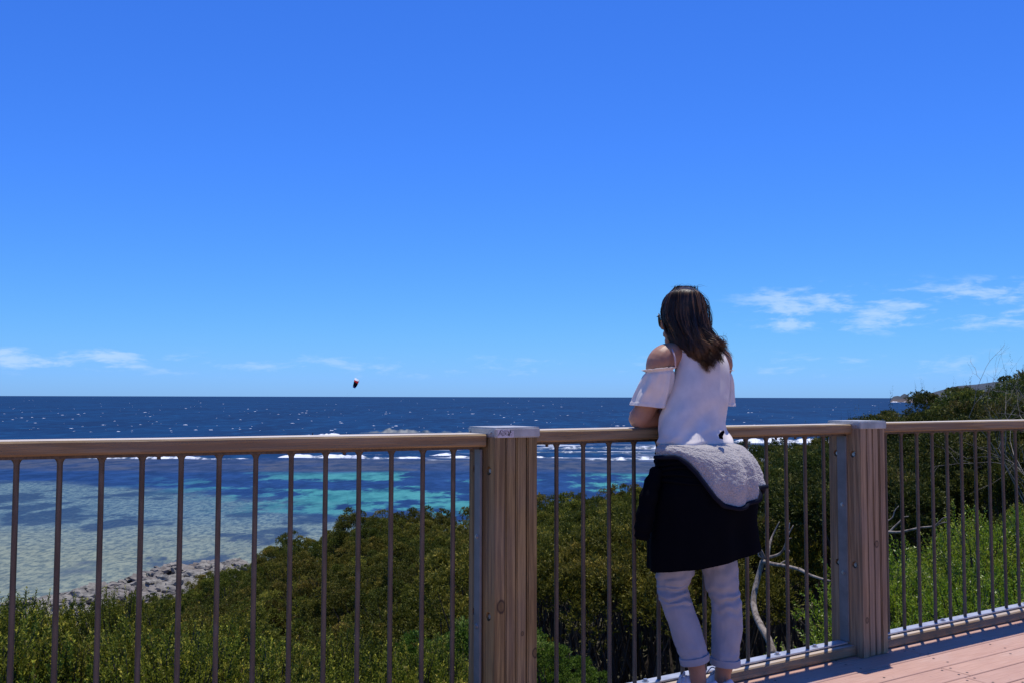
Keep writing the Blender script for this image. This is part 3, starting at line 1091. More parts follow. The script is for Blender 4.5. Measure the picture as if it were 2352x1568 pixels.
V, F, idx = [], [], {}
st_ = 0.5
xs_ = np.arange(-33, -12, st_); ys_ = np.arange(42, 75, st_)
for j, y in enumerate(ys_):
    for i, x in enumerate(xs_):
        ins_ = in_poly(x, y, shelf_poly)
        ed = edge_dist(x, y, shelf_poly) * (1 if ins_ else -1)
        if ed < -1.2:
            continue
        h = 0.55 * max(0, min(1, ed / 1.5)) + 0.5 * max(0, min(1, (ed - 2) / 5))
        nn = mnoise.fractal(Vector((x * 0.7, y * 0.7, 1)), 0.8, 2.1, 5)
        idx[(i, j)] = len(V)
        V.append((x, y, SEA_Z - 0.35 + h + 0.42 * nn * (ed > -0.5)))
for (i, j), a in idx.items():
    if (i + 1, j) in idx and (i, j + 1) in idx and (i + 1, j + 1) in idx:
        F.append((a, idx[(i + 1, j)], idx[(i + 1, j + 1)], idx[(i, j + 1)]))
shelf = from_pd('rock_shelf', V, F, M_ROCK)
tag(shelf, 'rough grey limestone shelf and boulders at the edge of the shallow water', 'rocks')


def rock_mesh(seed):
    bm = bmesh.new()
    bmesh.ops.create_icosphere(bm, subdivisions=2, radius=1.0)
    for v in bm.verts:
        d = v.co.normalized()
        q = mnoise.cell(d * 1.7 + Vector((seed * 5.1, 0, 0)))
        v.co = d * (0.82 + 0.42 * mnoise.noise(d * 1.4 + Vector((seed * 9.7, 2, 1))) + 0.12 * q)
        v.co.z *= 0.62
    me = bpy.data.meshes.new('rock')
    bm.to_mesh(me); bm.free()
    me.materials.append(M_ROCK)
    return me


rock_ms = [rock_mesh(k) for k in range(7)]
rr_ = random.Random(11)
cnt = 0
tries = 0
while cnt < 290 and tries < 20000:
    tries += 1
    x, y = rr_.uniform(-31, -15), rr_.uniform(50, 72.3)
    if not in_poly(x, y, shelf_poly):
        continue
    ed = edge_dist(x, y, shelf_poly)
    if rr_.random() > (0.95 if ed < 2.2 else 0.42):
        continue
    s = rr_.uniform(0.22, 0.52) * (1.2 if ed < 1.8 else 1.0)
    o = bpy.data.objects.new('rock', rr_.choice(rock_ms))
    COL.objects.link(o)
    o.parent = shelf
    h = 0.55 * min(1, ed / 1.5) + 0.5 * max(0, min(1, (ed - 2) / 5))
    o.location = (x, y, SEA_Z - 0.30 + h + 0.10)
    o.scale = (s * rr_.uniform(0.9, 1.5), s * rr_.uniform(0.8, 1.2), s * rr_.uniform(0.7, 1.15))
    o.rotation_euler = (rr_.uniform(-.3, .3), rr_.uniform(-.3, .3), rr_.uniform(0, 6.28))
    cnt += 1


# ------------------------------------------------------------------ far headland and islet
def headland_mat():
    m, g = new_mat('hazy_headland_scrub')
    co = g.n('ShaderNodeNewGeometry').outputs['Position']
    n = g.noise(co, 0.02, 5.0, 0.6)
    n2 = g.noise(g.mapping(co, scale=(1, 1, 3)), 0.006, 4.0)
    sp = g.n('ShaderNodeSeparateXYZ', ins={0: co})
    c = g.mix(g.smooth(n, 0.35, 0.65), (0.026, 0.037, 0.046), (0.042, 0.054, 0.062))  # distance haze painted into the scrub colour as a dull grey-blue
    c = g.mix(g.math('MULTIPLY', g.smooth(n2, 0.56, 0.66), 0.5), c, (0.10, 0.085, 0.07))
    cliff = g.math('SUBTRACT', 1.0, g.smooth(g.math('ADD', sp.outputs[2], g.math('MULTIPLY', n, 14.0)), -2.0, 10.0))
    c = g.mix(g.math('MULTIPLY', cliff, 0.8), c, (0.15, 0.105, 0.085))
    principled(g, Base_Color=c, Roughness=0.95)
    return m


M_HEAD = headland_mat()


def headland(name, pts, Yc, depth, seed, label=None):
    """pts: silhouette pixels; a hill of real depth standing in the sea at distance Yc"""
    sil = [at(x, y, Yc) for x, y in pts]
    n, m_ = 70, 22
    V, F = [], []
    xs0 = [p.x for p in sil]; zs0 = [p.z for p in sil]
    for i in range(n + 1):
        x = xs0[0] + (xs0[-1] - xs0[0]) * i / n
        top = float(np.interp(x, xs0, zs0))
        for j in range(m_ + 1):
            t = j / m_ * 2 - 1
            prof = max(0.0, 1 - abs(t) ** 1.7)
            nn = mnoise.fractal(Vector((x * 0.012, t * 2.2, seed)), 0.9, 2.0, 5)
            z = SEA_Z - 2 + (top - SEA_Z + 2) * prof * (1 + 0.16 * nn * (1 - prof))
            e_ = min(1.0, 8.0 * i / n, 8.0 * (n - i) / n)
            z = SEA_Z - 2 + (z - SEA_Z + 2) * e_ ** 0.5
            # the flanks spread like a hill seen from the shore, so the near and far feet share the bearing of the crest
            V.append((x * (1 + t * depth / Yc), Yc + t * depth, z))
    for i in range(n):
        for j in range(m_):
            a = i * (m_ + 1) + j
            F.append((a, a + m_ + 1, a + m_ + 2, a + 1))
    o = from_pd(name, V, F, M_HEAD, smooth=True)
    return tag(o, label, kind='structure')


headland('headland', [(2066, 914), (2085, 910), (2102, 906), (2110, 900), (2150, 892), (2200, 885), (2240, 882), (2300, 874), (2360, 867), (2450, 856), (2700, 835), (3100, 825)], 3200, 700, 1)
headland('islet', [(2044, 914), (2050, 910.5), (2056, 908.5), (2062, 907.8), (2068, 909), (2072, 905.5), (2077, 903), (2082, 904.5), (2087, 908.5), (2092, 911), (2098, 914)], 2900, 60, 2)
breaker(ux(2040, 2800), ux(2130, 2800), 2795, 2.6, 6, 31, 0.6, 20, 4.0)
# ------------------------------------------------------------------ vegetation
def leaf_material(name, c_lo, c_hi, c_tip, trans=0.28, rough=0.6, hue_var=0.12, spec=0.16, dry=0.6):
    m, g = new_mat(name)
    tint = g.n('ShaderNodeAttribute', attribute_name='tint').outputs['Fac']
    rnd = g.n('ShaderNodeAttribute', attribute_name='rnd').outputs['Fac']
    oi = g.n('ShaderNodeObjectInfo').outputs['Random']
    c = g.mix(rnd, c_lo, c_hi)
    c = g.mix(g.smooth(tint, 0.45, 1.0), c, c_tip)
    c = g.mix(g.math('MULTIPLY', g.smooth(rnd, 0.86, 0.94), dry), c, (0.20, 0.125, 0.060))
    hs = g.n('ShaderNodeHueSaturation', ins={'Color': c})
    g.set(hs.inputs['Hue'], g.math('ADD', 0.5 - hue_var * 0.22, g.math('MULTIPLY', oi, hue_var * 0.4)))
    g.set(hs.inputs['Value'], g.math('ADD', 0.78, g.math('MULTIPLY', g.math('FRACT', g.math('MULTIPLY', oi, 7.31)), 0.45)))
    p = g.n('ShaderNodeBsdfPrincipled', ins={'Base Color': hs.outputs[0], 'Roughness': rough})
    p.inputs['Specular IOR Level'].default_value = spec
    tr = g.n('ShaderNodeBsdfTranslucent', ins={'Color': hs.outputs[0]})
    mx = g.n('ShaderNodeMixShader', ins={0: trans})
    g.t.links.new(p.outputs[0], mx.inputs[1])
    g.t.links.new(tr.outputs[0], mx.inputs[2])
    o = g.n('ShaderNodeOutputMaterial')
    g.t.links.new(mx.outputs[0], o.inputs[0])
    return m


def unit(v):
    return v / np.maximum(np.linalg.norm(v, axis=-1, keepdims=True), 1e-9)


def leaf_mesh(name, pos, dr, ln, wd, tint, rnd, mat, rng):
    """folded diamond leaves, one quad each"""
    n = len(pos)
    dr = unit(dr)
    rv = rng.normal(size=(n, 3))
    side = unit(np.cross(dr, rv))
    up = np.cross(side, dr)
    ln = ln[:, None]; wd = wd[:, None]
    mid = pos + dr * ln * 0.5 + up * wd * 0.35
    V = np.empty((n, 4, 3), np.float32)
    V[:, 0] = pos
    V[:, 1] = mid + side * wd * 0.5
    V[:, 2] = pos + dr * ln
    V[:, 3] = mid - side * wd * 0.5
    me = bpy.data.meshes.new(name)
    me.vertices.add(n * 4)
    me.vertices.foreach_set('co', V.ravel())
    me.loops.add(n * 4)
    me.loops.foreach_set('vertex_index', np.arange(n * 4, dtype=np.int32))
    me.polygons.add(n)
    me.polygons.foreach_set('loop_start', np.arange(0, n * 4, 4, dtype=np.int32))
    me.polygons.foreach_set('loop_total', np.full(n, 4, np.int32))
    me.update(calc_edges=True)
    set_float(me, 'tint', np.repeat(tint, 4))
    set_float(me, 'rnd', np.repeat(rnd, 4))
    me.materials.append(mat)
    return me


def stems_mesh(name, segs, mat):
    V, F = [], []
    for pts, r0, r1 in segs:
        n = len(pts)
        rad = [r0 + (r1 - r0) * i / (n - 1) for i in range(n)]
        v, f = tube(pts, rad, 5, False, len(V))
        V += v; F += f
    me = bpy.data.meshes.new(name)
    me.from_pydata([tuple(v) for v in V], [], F)
    me.update()
    me.materials.append(mat)
    return me


def dome_points(rng, n, R_, H, lump=0.25, seed=0, lo=-0.15):
    """points on a lumpy dome with outward normals; base at z = 0"""
    u = rng.uniform(lo, 1.0, n)
    a = rng.uniform(0, 2 * np.pi, n)
    s = np.sqrt(np.maximum(0, 1 - u * u))
    d = np.stack([s * np.cos(a), s * np.sin(a), u], 1)
    k = np.array([1 + lump * mnoise.noise(Vector(q) * 2.0 + Vector((seed * 13.7, seed, 0))) * 1.6 for q in d])
    p = d * k[:, None] * np.array([R_, R_, H * 0.62]) + np.array([0, 0, H * 0.38])
    nn = unit(d / np.array([R_, R_, H * 0.62]))
    return p, nn, d


def sprig_shrub(seed, R_, H, nsprig, mat, stem_mat, slen=(0.12, 0.24), leaf=(0.013, 0.020), lw=0.42, per=30, up=0.9, fill=0.35, open_=0.55):
    """shrub of upright leafy twigs -> (foliage mesh, stem mesh)"""
    rng = np.random.default_rng(seed)
    p, nn, d = dome_points(rng, nsprig, R_, H, 0.28, seed)
    depth = np.where(rng.random(nsprig) < fill, rng.uniform(0.55, 0.92, nsprig), rng.uniform(0.92, 1.06, nsprig))
    c0 = np.array([0, 0, H * 0.30])
    p = c0 + (p - c0) * depth[:, None]
    ax = unit(nn * 0.75 + np.array([0, 0, up]) + rng.normal(size=(nsprig, 3)) * 0.28)
    L = rng.uniform(*slen, nsprig)
    tall = rng.random(nsprig) < 0.06
    L = np.where(tall, L * 1.6, L)
    t = np.linspace(0.05, 1.0, per)
    N_ = nsprig * per
    T = np.tile(t, nsprig)
    A = np.repeat(ax, per, 0)
    base = np.repeat(p - ax * L[:, None] * 0.55, per, 0) + A * (np.repeat(L, per) * T)[:, None]
    base += rng.normal(size=(N_, 3)) * 0.002
    s = unit(np.cross(A, np.array([0.31, 0.77, 0.2])))
    b = np.cross(A, s)
    ph = np.tile(np.arange(per) * 2.399, nsprig) + np.repeat(rng.uniform(0, 6.28, nsprig), per)
    radial = s * np.cos(ph)[:, None] + b * np.sin(ph)[:, None]
    dr = A * (open_ + 0.55 * T[:, None]) + radial * 0.75 + rng.normal(size=(N_, 3)) * 0.15
    ln = rng.uniform(*leaf, N_) * (1.05 - 0.35 * T)
    sp_r = np.repeat(rng.random(nsprig), per)
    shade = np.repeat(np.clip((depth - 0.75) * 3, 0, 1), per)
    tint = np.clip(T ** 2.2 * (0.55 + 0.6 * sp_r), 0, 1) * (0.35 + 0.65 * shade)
    rnd = np.clip(0.6 * sp_r + 0.4 * rng.random(N_), 0, 1)
    fol = leaf_mesh('foliage', base, dr, ln, ln * lw, tint, rnd, mat, rng)
    segs = []
    for i in range(min(nsprig, 240)):
        q = Vector(p[i]); a = Vector(ax[i])
        root = Vector((q.x * 0.15, q.y * 0.15, 0.02))
        mid_ = root.lerp(q, 0.55) + Vector((0, 0, -0.05 * R_))
        segs.append(([root, mid_, q - a * L[i] * 0.4, q + a * L[i] * 0.40], 0.008 * R_ + 0.003, 0.0016))
    return fol, stems_mesh('stems', segs, stem_mat)


def clump_shrub(seed, R_, H, nclump, tufts, mat, stem_mat, leaf=(0.028, 0.045), lw=0.30, per=9, cr=(0.16, 0.30), spires=0, lump=0.34, lift=0.0, lo=-0.35, nstem=None):
    """dense dome of small rounded leaf clumps with dark gaps between -> (foliage mesh, stem mesh)"""
    rng = np.random.default_rng(seed + 100)
    p, nn, d = dome_points(rng, nclump, R_, H, lump, seed, lo)
    dep = np.where(rng.random(nclump) < 0.28, rng.uniform(0.6, 0.9, nclump), rng.uniform(0.92, 1.08, nclump))
    c0 = np.array([0, 0, H * 0.3])
    p = c0 + (p - c0) * dep[:, None]
    p[:, 2] += lift
    r = rng.uniform(*cr, nclump)
    crnd = rng.random(nclump)
    K = nclump * tufts
    ci = np.repeat(np.arange(nclump), tufts)
    v = unit(rng.normal(size=(K, 3)) + nn[ci] * 0.75 + np.array([0, 0, 0.35]))
    sh = rng.uniform(0.18, 1.0, K) ** 0.5
    tp = p[ci] + v * (r[ci] * sh)[:, None] * np.array([1.0, 1.0, 0.85])
    N_ = K * per
    A = np.repeat(unit(v + np.array([0, 0, 0.55])), per, 0)
    base = np.repeat(tp, per, 0) + rng.normal(size=(N_, 3)) * 0.012
    dr = A + rng.normal(size=(N_, 3)) * 0.55
    ln = rng.uniform(*leaf, N_)
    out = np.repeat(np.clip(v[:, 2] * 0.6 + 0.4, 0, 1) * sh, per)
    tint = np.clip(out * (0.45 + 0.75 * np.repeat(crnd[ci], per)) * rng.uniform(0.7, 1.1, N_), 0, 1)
    rnd = np.clip(0.55 * np.repeat(crnd[ci], per) + 0.45 * rng.random(N_), 0, 1)
    if spires:
        # thin upright shoots breaking the outline
        P2_, D2, L2_, T2, R2 = [], [], [], [], []
        for _ in range(spires):
            i = rng.integers(0, nclump)
            if nn[i][2] < 0.25:
                continue
            h = rng.uniform(0.18, 0.5)
            ax = unit(np.array([rng.normal() * 0.12, rng.normal() * 0.12, 1.0]))
            for t in np.linspace(0, 1, 26):
                P2_.append(p[i] + np.array([0, 0, r[i] * 0.7]) + ax * h * t + rng.normal(size=3) * 0.006)
                D2.append(ax * 0.9 + rng.normal(size=3) * 0.45)
                L2_.append(rng.uniform(0.018, 0.035) * (1.1 - 0.6 * t))
                T2.append(0.35 + 0.5 * t * rng.random()); R2.append(rng.random())
        if P2_:
            base = np.concatenate([base, np.array(P2_)]); dr = np.concatenate([dr, np.array(D2)])
            ln = np.concatenate([ln, np.array(L2_)]); tint = np.concatenate([tint, np.array(T2)]); rnd = np.concatenate([rnd, np.array(R2)])
    fol = leaf_mesh('foliage', base, dr, ln, ln * lw, tint, rnd, mat, rng)
    segs = []
    for i in range(nstem or nclump):
        q = Vector(p[i])
        root = Vector((q.x * 0.12, q.y * 0.12, 0.0))
        wig = 0.06 if not nstem else 0.22
        mid_ = root.lerp(q, 0.5) + Vector((rng.normal() * wig, rng.normal() * wig, -0.12 * R_))
        segs.append((catmull([root, mid_, q], 5), 0.016 + 0.010 * R_, 0.004))
    return fol, stems_mesh('stems', segs, stem_mat)


M_STEM = plain_mat('shrub_stem', (0.085, 0.062, 0.043), 0.9, var=0.3, scale=8)
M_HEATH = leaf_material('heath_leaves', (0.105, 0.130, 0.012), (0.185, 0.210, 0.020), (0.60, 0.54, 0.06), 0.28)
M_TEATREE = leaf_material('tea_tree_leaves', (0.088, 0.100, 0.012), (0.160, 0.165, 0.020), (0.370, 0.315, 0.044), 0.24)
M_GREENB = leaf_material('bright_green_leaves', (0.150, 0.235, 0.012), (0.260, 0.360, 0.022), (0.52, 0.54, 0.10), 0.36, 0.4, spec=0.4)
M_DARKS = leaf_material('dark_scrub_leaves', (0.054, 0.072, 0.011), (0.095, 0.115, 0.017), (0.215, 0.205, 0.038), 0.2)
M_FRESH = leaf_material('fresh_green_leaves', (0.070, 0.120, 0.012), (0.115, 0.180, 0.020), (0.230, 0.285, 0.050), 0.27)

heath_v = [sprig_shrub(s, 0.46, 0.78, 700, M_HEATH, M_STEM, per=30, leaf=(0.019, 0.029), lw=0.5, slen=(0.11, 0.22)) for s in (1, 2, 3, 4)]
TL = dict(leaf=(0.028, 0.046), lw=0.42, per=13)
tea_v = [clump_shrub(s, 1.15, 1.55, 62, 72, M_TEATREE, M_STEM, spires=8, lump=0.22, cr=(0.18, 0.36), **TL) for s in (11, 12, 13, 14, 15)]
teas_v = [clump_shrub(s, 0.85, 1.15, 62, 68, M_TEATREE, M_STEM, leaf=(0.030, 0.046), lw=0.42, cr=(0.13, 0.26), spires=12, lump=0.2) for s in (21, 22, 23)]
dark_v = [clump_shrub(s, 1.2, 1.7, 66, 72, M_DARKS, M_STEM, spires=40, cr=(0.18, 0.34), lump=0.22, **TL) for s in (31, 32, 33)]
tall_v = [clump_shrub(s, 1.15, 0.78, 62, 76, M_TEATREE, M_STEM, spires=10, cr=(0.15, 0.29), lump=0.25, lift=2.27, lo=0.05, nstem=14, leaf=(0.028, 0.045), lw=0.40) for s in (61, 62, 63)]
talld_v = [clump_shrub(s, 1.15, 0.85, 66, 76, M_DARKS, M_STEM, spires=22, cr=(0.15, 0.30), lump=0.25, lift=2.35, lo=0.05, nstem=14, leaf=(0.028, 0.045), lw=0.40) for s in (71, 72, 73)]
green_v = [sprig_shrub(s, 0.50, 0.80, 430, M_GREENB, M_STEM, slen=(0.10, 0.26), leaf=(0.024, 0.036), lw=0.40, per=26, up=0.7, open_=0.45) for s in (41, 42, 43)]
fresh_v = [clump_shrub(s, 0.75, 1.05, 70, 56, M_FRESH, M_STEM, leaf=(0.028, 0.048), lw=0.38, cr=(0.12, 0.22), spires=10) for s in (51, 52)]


def plant(name, variant, x, y, z, s, label, group, rz=None, rng=random, sz=1.0):
    t = empty(name, (x, y, z), rng.uniform(0, 6.28) if rz is None else rz)
    t.scale = (s, s, s * sz)
    tag(t, label, 'shrub', group)
    fol, st = variant
    for nm, me in (('foliage', fol), ('stems', st)):
        o = bpy.data.objects.new(nm, me)
        COL.objects.link(o)
        o.parent = t
    return t


vr = random.Random(77)


def clear_of_deck(x, y, r):
    q = Vector((x, y, 0)) - P1
    a, p = q.dot(DIR), q.dot(PERP)
    lim = 0.17 if a > 0 else 0.17 + (-a) * math.tan(TH - TH1)
    return p - r > lim


def scatter(n, box, mind, ok, rng):
    pts = []
    for _ in range(n):
        x, y = rng.uniform(box[0], box[1]), rng.uniform(box[2], box[3])
        m_ = mind(x, y) if callable(mind) else mind
        if ok(x, y) and all((x - a) ** 2 + (y - b) ** 2 > m_ * m_ for a, b in pts):
            pts.append((x, y))
    return pts


# near heath, yellow-green, left of the stickered post
pts = scatter(6000, (-4.6, 1.2, 2.8, 7.2), 0.47,
              lambda x, y: clear_of_deck(x, y, 0.30) and (x < -0.2 or y < 6.2) and y < 6.9 - 0.10 * (x + 3.0) ** 2 * (x < -3.0) and x / y < 0.05, vr)
for x, y in pts:
    zc = float(canopy(x, y)[0])
    s = vr.uniform(0.78, 1.2)
    plant('heath_shrub', vr.choice(heath_v), x, y, zc - 0.80 * s + vr.uniform(-.12, .05), s,
          'yellow green heath shrub with fine upright twigs just outside the railing', 'yellow green heath shrubs by the railing', rng=vr)

# bright green bushes beyond the right hand bays
pts = scatter(5000, (1.0, 6.2, 4.6, 9.5), 0.50,
              lambda x, y: clear_of_deck(x, y, 0.26) and x / y > 0.235 and (to_plan(Vector((x, y, 0)))[1] < 2.4) and not (y > 6.6 and x / y < 0.36), vr)
for x, y in pts:
    zc = min(float(canopy(x, y)[0]), EYE - 0.03 - y * float(np.interp(x / y, [0.22, 0.25, 0.30, 0.386, 0.45, 0.50, 0.53, 0.70], [0.29, 0.25, 0.195, 0.172, 0.165, 0.135, 0.115, 0.09])))
    s = vr.uniform(0.85, 1.15)
    plant('green_bush', vr.choice(green_v), x, y, zc - 0.74 * s + vr.uniform(-.08, .06), s,
          'bright green leafy bush right behind the railing beside the deck', 'bright green bushes behind the railing', rng=vr)


# tea tree scrub over the dune
def slope_ok(x, y):
    u = x / y
    if not (-0.60 < u < 0.68):
        return False
    if y < 8.5 or (u > 0.22 and y < 9.8):
        return False
    if x < -0.5 * y + 2 and False:
        return False
    zc = canopy(x, y)[0]
    if zc < -10.2:
        return False
    # left of the visible flank there is nothing but a little low scrub
    return True


CR = [(p[0], p[1]) for p in CANOPY[:20]]


def beyond_crest(x, y):
    """metres behind the crest line at the same bearing"""
    u = x / y
    best = min(CR, key=lambda c: abs(c[0] / c[1] - u))
    return y - best[1]


def in_hollow(x, y):
    return -0.02 * y < x and 8.6 < y < 19.0


b_ = at(1262, 1500, 6.6)
plant('fresh_green_shrub', fresh_v[0], b_.x, b_.y, b_.z - 0.44, 0.42, 'small green shrub in the dark hollow next to the stickered post', 'fresh green shrubs in the scrub', rng=vr)
pts = scatter(14000, (-22, 19, 8.6, 52), lambda x, y: 0.95 + 0.014 * y, lambda x, y: slope_ok(x, y) and beyond_crest(x, y) < 2.6 and not (x / y < -0.40 and y > 16)
              and not (in_hollow(x, y) and y < 10.2 + 0.7 * math.sin(3 * x)) and not (x > 5.0 and y < 10.6), vr)
nshr = 0
for x, y in pts:
    u = x / y
    zc = float(canopy(x, y)[0])
    bc = beyond_crest(x, y)
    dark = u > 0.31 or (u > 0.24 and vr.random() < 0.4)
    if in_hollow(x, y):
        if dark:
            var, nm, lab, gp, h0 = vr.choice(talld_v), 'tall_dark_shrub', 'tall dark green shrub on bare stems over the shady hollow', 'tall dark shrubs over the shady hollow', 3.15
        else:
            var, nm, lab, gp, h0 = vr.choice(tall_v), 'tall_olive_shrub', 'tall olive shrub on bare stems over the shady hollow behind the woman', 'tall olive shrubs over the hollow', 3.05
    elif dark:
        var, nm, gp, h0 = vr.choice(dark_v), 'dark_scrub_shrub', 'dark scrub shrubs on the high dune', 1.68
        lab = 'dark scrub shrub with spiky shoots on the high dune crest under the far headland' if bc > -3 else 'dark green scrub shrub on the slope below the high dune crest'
    elif y < 17 and vr.random() < 0.30:
        var, nm, lab, gp, h0 = vr.choice(fresh_v), 'fresh_green_shrub', 'fresh green low shrub among the olive scrub below the stickered post', 'fresh green shrubs in the scrub', 1.05
    elif vr.random() < 0.5 or y > 34:
        var, nm, gp, h0 = vr.choice(teas_v), 'low_scrub_shrub', 'small olive shrubs on the dune', 1.15
        lab = 'small dense olive shrub on the dune edge above the rock shelf' if u < -0.2 and bc > -6 else ('small dense olive shrub on the dune crest against the turquoise water' if bc > -4 else 'small dense olive shrub on the inner slope of the dune')
    else:
        var, nm, gp, h0 = vr.choice(tea_v), 'olive_scrub_shrub', 'rounded olive shrubs on the dune', 1.52
        lab = 'rounded olive scrub shrub on the dune crest against the sea' if bc > -4 else 'rounded olive scrub shrub with lumpy crown on the inner dune slope'
    s = vr.uniform(0.9, 1.15)
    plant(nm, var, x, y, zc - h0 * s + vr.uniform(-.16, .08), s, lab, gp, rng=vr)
    nshr += 1


# ------------------------------------------------------------------ dead wood
def bark_mat():
    m, g = new_mat('bleached_wood')
    co = g.n('ShaderNodeTexCoord').outputs['Object']
    n = g.noise(g.mapping(co, scale=(1, 1, 0.4)), 30.0, 5.0, 0.65)
    c = g.mix(g.smooth(n, 0.35, 0.6), (0.11, 0.080, 0.055), (0.32, 0.265, 0.20))
    principled(g, Base_Color=c, Roughness=0.85, Normal=bump(g, n, 0.6, 0.01))
    return m


M_BARK = bark_mat()


def branch_obj(name, lines, parent):
    V, F = [], []
    for pts, r0, r1 in lines:
        ps = catmull(pts, max(6, len(pts) * 4))
        rad = [(r0 + (r1 - r0) * i / (len(ps) - 1)) * (1 + 0.12 * mnoise.noise(ps[i] * 9)) for i in range(len(ps))]
        v, f = tube(ps, rad, 8, True, len(V))
        V += v; F += f
    return from_pd(name, V, F, M_BARK, parent, True)


def fpx(zx, zy, Y, ox=2850, oy=2000, k=0.4662):
    """pixel of the detail crop of the dead trunk -> point at distance Y"""
    return at((ox + zx * k) / 1.7415, (oy + zy * k) / 1.7415, Y)


YB = 6.4
dead = empty('dead_tree', fpx(480, 1190, 6.1))
tag(dead, 'bleached dead tree with a bent trunk and forked bare branches behind the railing', 'dead tree')
inv_ = dead.location.copy()


def loc_lines(lines):
    return [([p - inv_ for p in pts], a, b) for pts, a, b in lines]


branch_obj('trunk', loc_lines([([fpx(530, 1330, 6.0), fpx(480, 1190, 6.1), fpx(420, 1085, 6.2), fpx(375, 990, 6.3), fpx(352, 880, 6.4), fpx(362, 780, 6.45), fpx(395, 640, 6.5), fpx(430, 520, 6.5)], 0.024, 0.016)]), dead)
branch_obj('branch', loc_lines([([fpx(425, 520, 6.5), fpx(480, 490, 6.5), fpx(560, 465, 6.48), fpx(610, 420, 6.45), fpx(650, 300, 6.4), fpx(695, 210, 6.4)], 0.014, 0.003),
                                ([fpx(640, 320, 6.42), fpx(655, 240, 6.45), fpx(662, 190, 6.45)], 0.007, 0.003), ([fpx(615, 410, 6.45), fpx(655, 430, 6.4), fpx(660, 455, 6.4)], 0.008, 0.004),
                                ([fpx(640, 345, 6.42), fpx(662, 325, 6.4), fpx(680, 322, 6.4)], 0.006, 0.003)]), dead)
branch_obj('branch', loc_lines([([fpx(430, 520, 6.5), fpx(520, 545, 6.4), fpx(620, 560, 6.3), fpx(740, 590, 6.2), fpx(830, 635, 6.1), fpx(930, 670, 6.0), fpx(1010, 690, 5.95)], 0.014, 0.007),
                                ([fpx(580, 550, 6.35), fpx(610, 525, 6.35), fpx(655, 505, 6.35)], 0.008, 0.003), ([fpx(730, 590, 6.2), fpx(745, 580, 6.2), fpx(790, 600, 6.2)], 0.007, 0.003)]), dead)
branch_obj('branch', loc_lines([([fpx(440, 500, 6.5), fpx(415, 430, 6.5), fpx(372, 392, 6.5)], 0.014, 0.005), ([fpx(420, 490, 6.5), fpx(395, 470, 6.48), fpx(400, 430, 6.48)], 0.007, 0.003),
                                ([fpx(470, 495, 6.5), fpx(490, 380, 6.55), fpx(520, 290, 6.6), fpx(575, 180, 6.6)], 0.014, 0.003)]), dead)

# thin bare branches in the hollow behind the far post
k2 = 0.2870


def gpx(zx, zy, Y):
    return at((3500 + zx * k2) / 1.7415, (2050 + zy * k2) / 1.7415, Y)


twig = empty('dead_branch', gpx(150, 300, 8.6))
tag(twig, 'thin bare white branch forking across the dark hollow above the green bush', 'dead branch')
inv_ = twig.location.copy()
branch_obj('stem', loc_lines([([gpx(60, 420, 8.6), gpx(130, 330, 8.6), gpx(180, 290, 8.6), gpx(260, 200, 8.6), gpx(345, 120, 8.6), gpx(400, 60, 8.6), gpx(470, 45, 8.6)], 0.014, 0.004)]), twig)
branch_obj('side_branch', loc_lines([([gpx(120, 262, 8.6), gpx(180, 262, 8.6), gpx(340, 266, 8.5), gpx(520, 230, 8.4), gpx(660, 200, 8.35), gpx(800, 186, 8.3), gpx(880, 140, 8.25), gpx(945, 75, 8.2), gpx(1000, 55, 8.2)], 0.013, 0.004),
                                     ([gpx(830, 180, 8.28), gpx(900, 155, 8.25), gpx(960, 130, 8.2), gpx(1010, 132, 8.2)], 0.007, 0.003),
                                     ([gpx(150, 115, 8.7), gpx(200, 95, 8.7), gpx(250, 50, 8.7), gpx(275, -30, 8.7), gpx(330, -100, 8.7)], 0.008, 0.003)]), twig)

# grey leafless shrub at the right edge
dr_ = random.Random(9)


def bare_shrub(base, h, spread, n, label):
    t = empty('bare_shrub', base)
    tag(t, label, 'dead shrub')

    def grow(p, d, L, r, depth, out):
        steps = 4
        pts = [p]
        for i in range(steps):
            d = (d + Vector((dr_.gauss(0, .22), dr_.gauss(0, .22), dr_.gauss(0.02, .16)))).normalized()
            p = p + d * (L / steps)
            pts.append(p)
            if depth > 0 and dr_.random() < 0.75:
                dd = (d + Vector((dr_.gauss(0, .7), dr_.gauss(0, .7), dr_.gauss(.1, .5)))).normalized()
                grow(p, dd, L * dr_.uniform(0.4, 0.75), r * 0.55, depth - 1, out)
        out.append((pts, r, r * 0.45))
    for k in range(n):
        a = 6.28 * k / n + dr_.uniform(-.3, .3)
        d = Vector((math.cos(a) * spread, math.sin(a) * spread, 1)).normalized()
        out = []
        grow(Vector((0.05 * math.cos(a), 0.05 * math.sin(a), 0)), d, h * dr_.uniform(.6, 1.0), 0.0055, 3, out)
        V, F = [], []
        for pts, r0, r1 in out:
            v, f = tube(pts, [r0 + (r1 - r0) * i / (len(pts) - 1) for i in range(len(pts))], 5, True, len(V))
            V += v; F += f
        from_pd('branch', V, F, M_BARK, t)
    return t


b_ = at(2385, 1120, 9.2)
bare_shrub((b_.x, b_.y, b_.z - 0.3), 1.25, 0.5, 11, 'grey leafless shrub with tangled bare twigs beside the bright green bush')
# ------------------------------------------------------------------ the woman at the railing


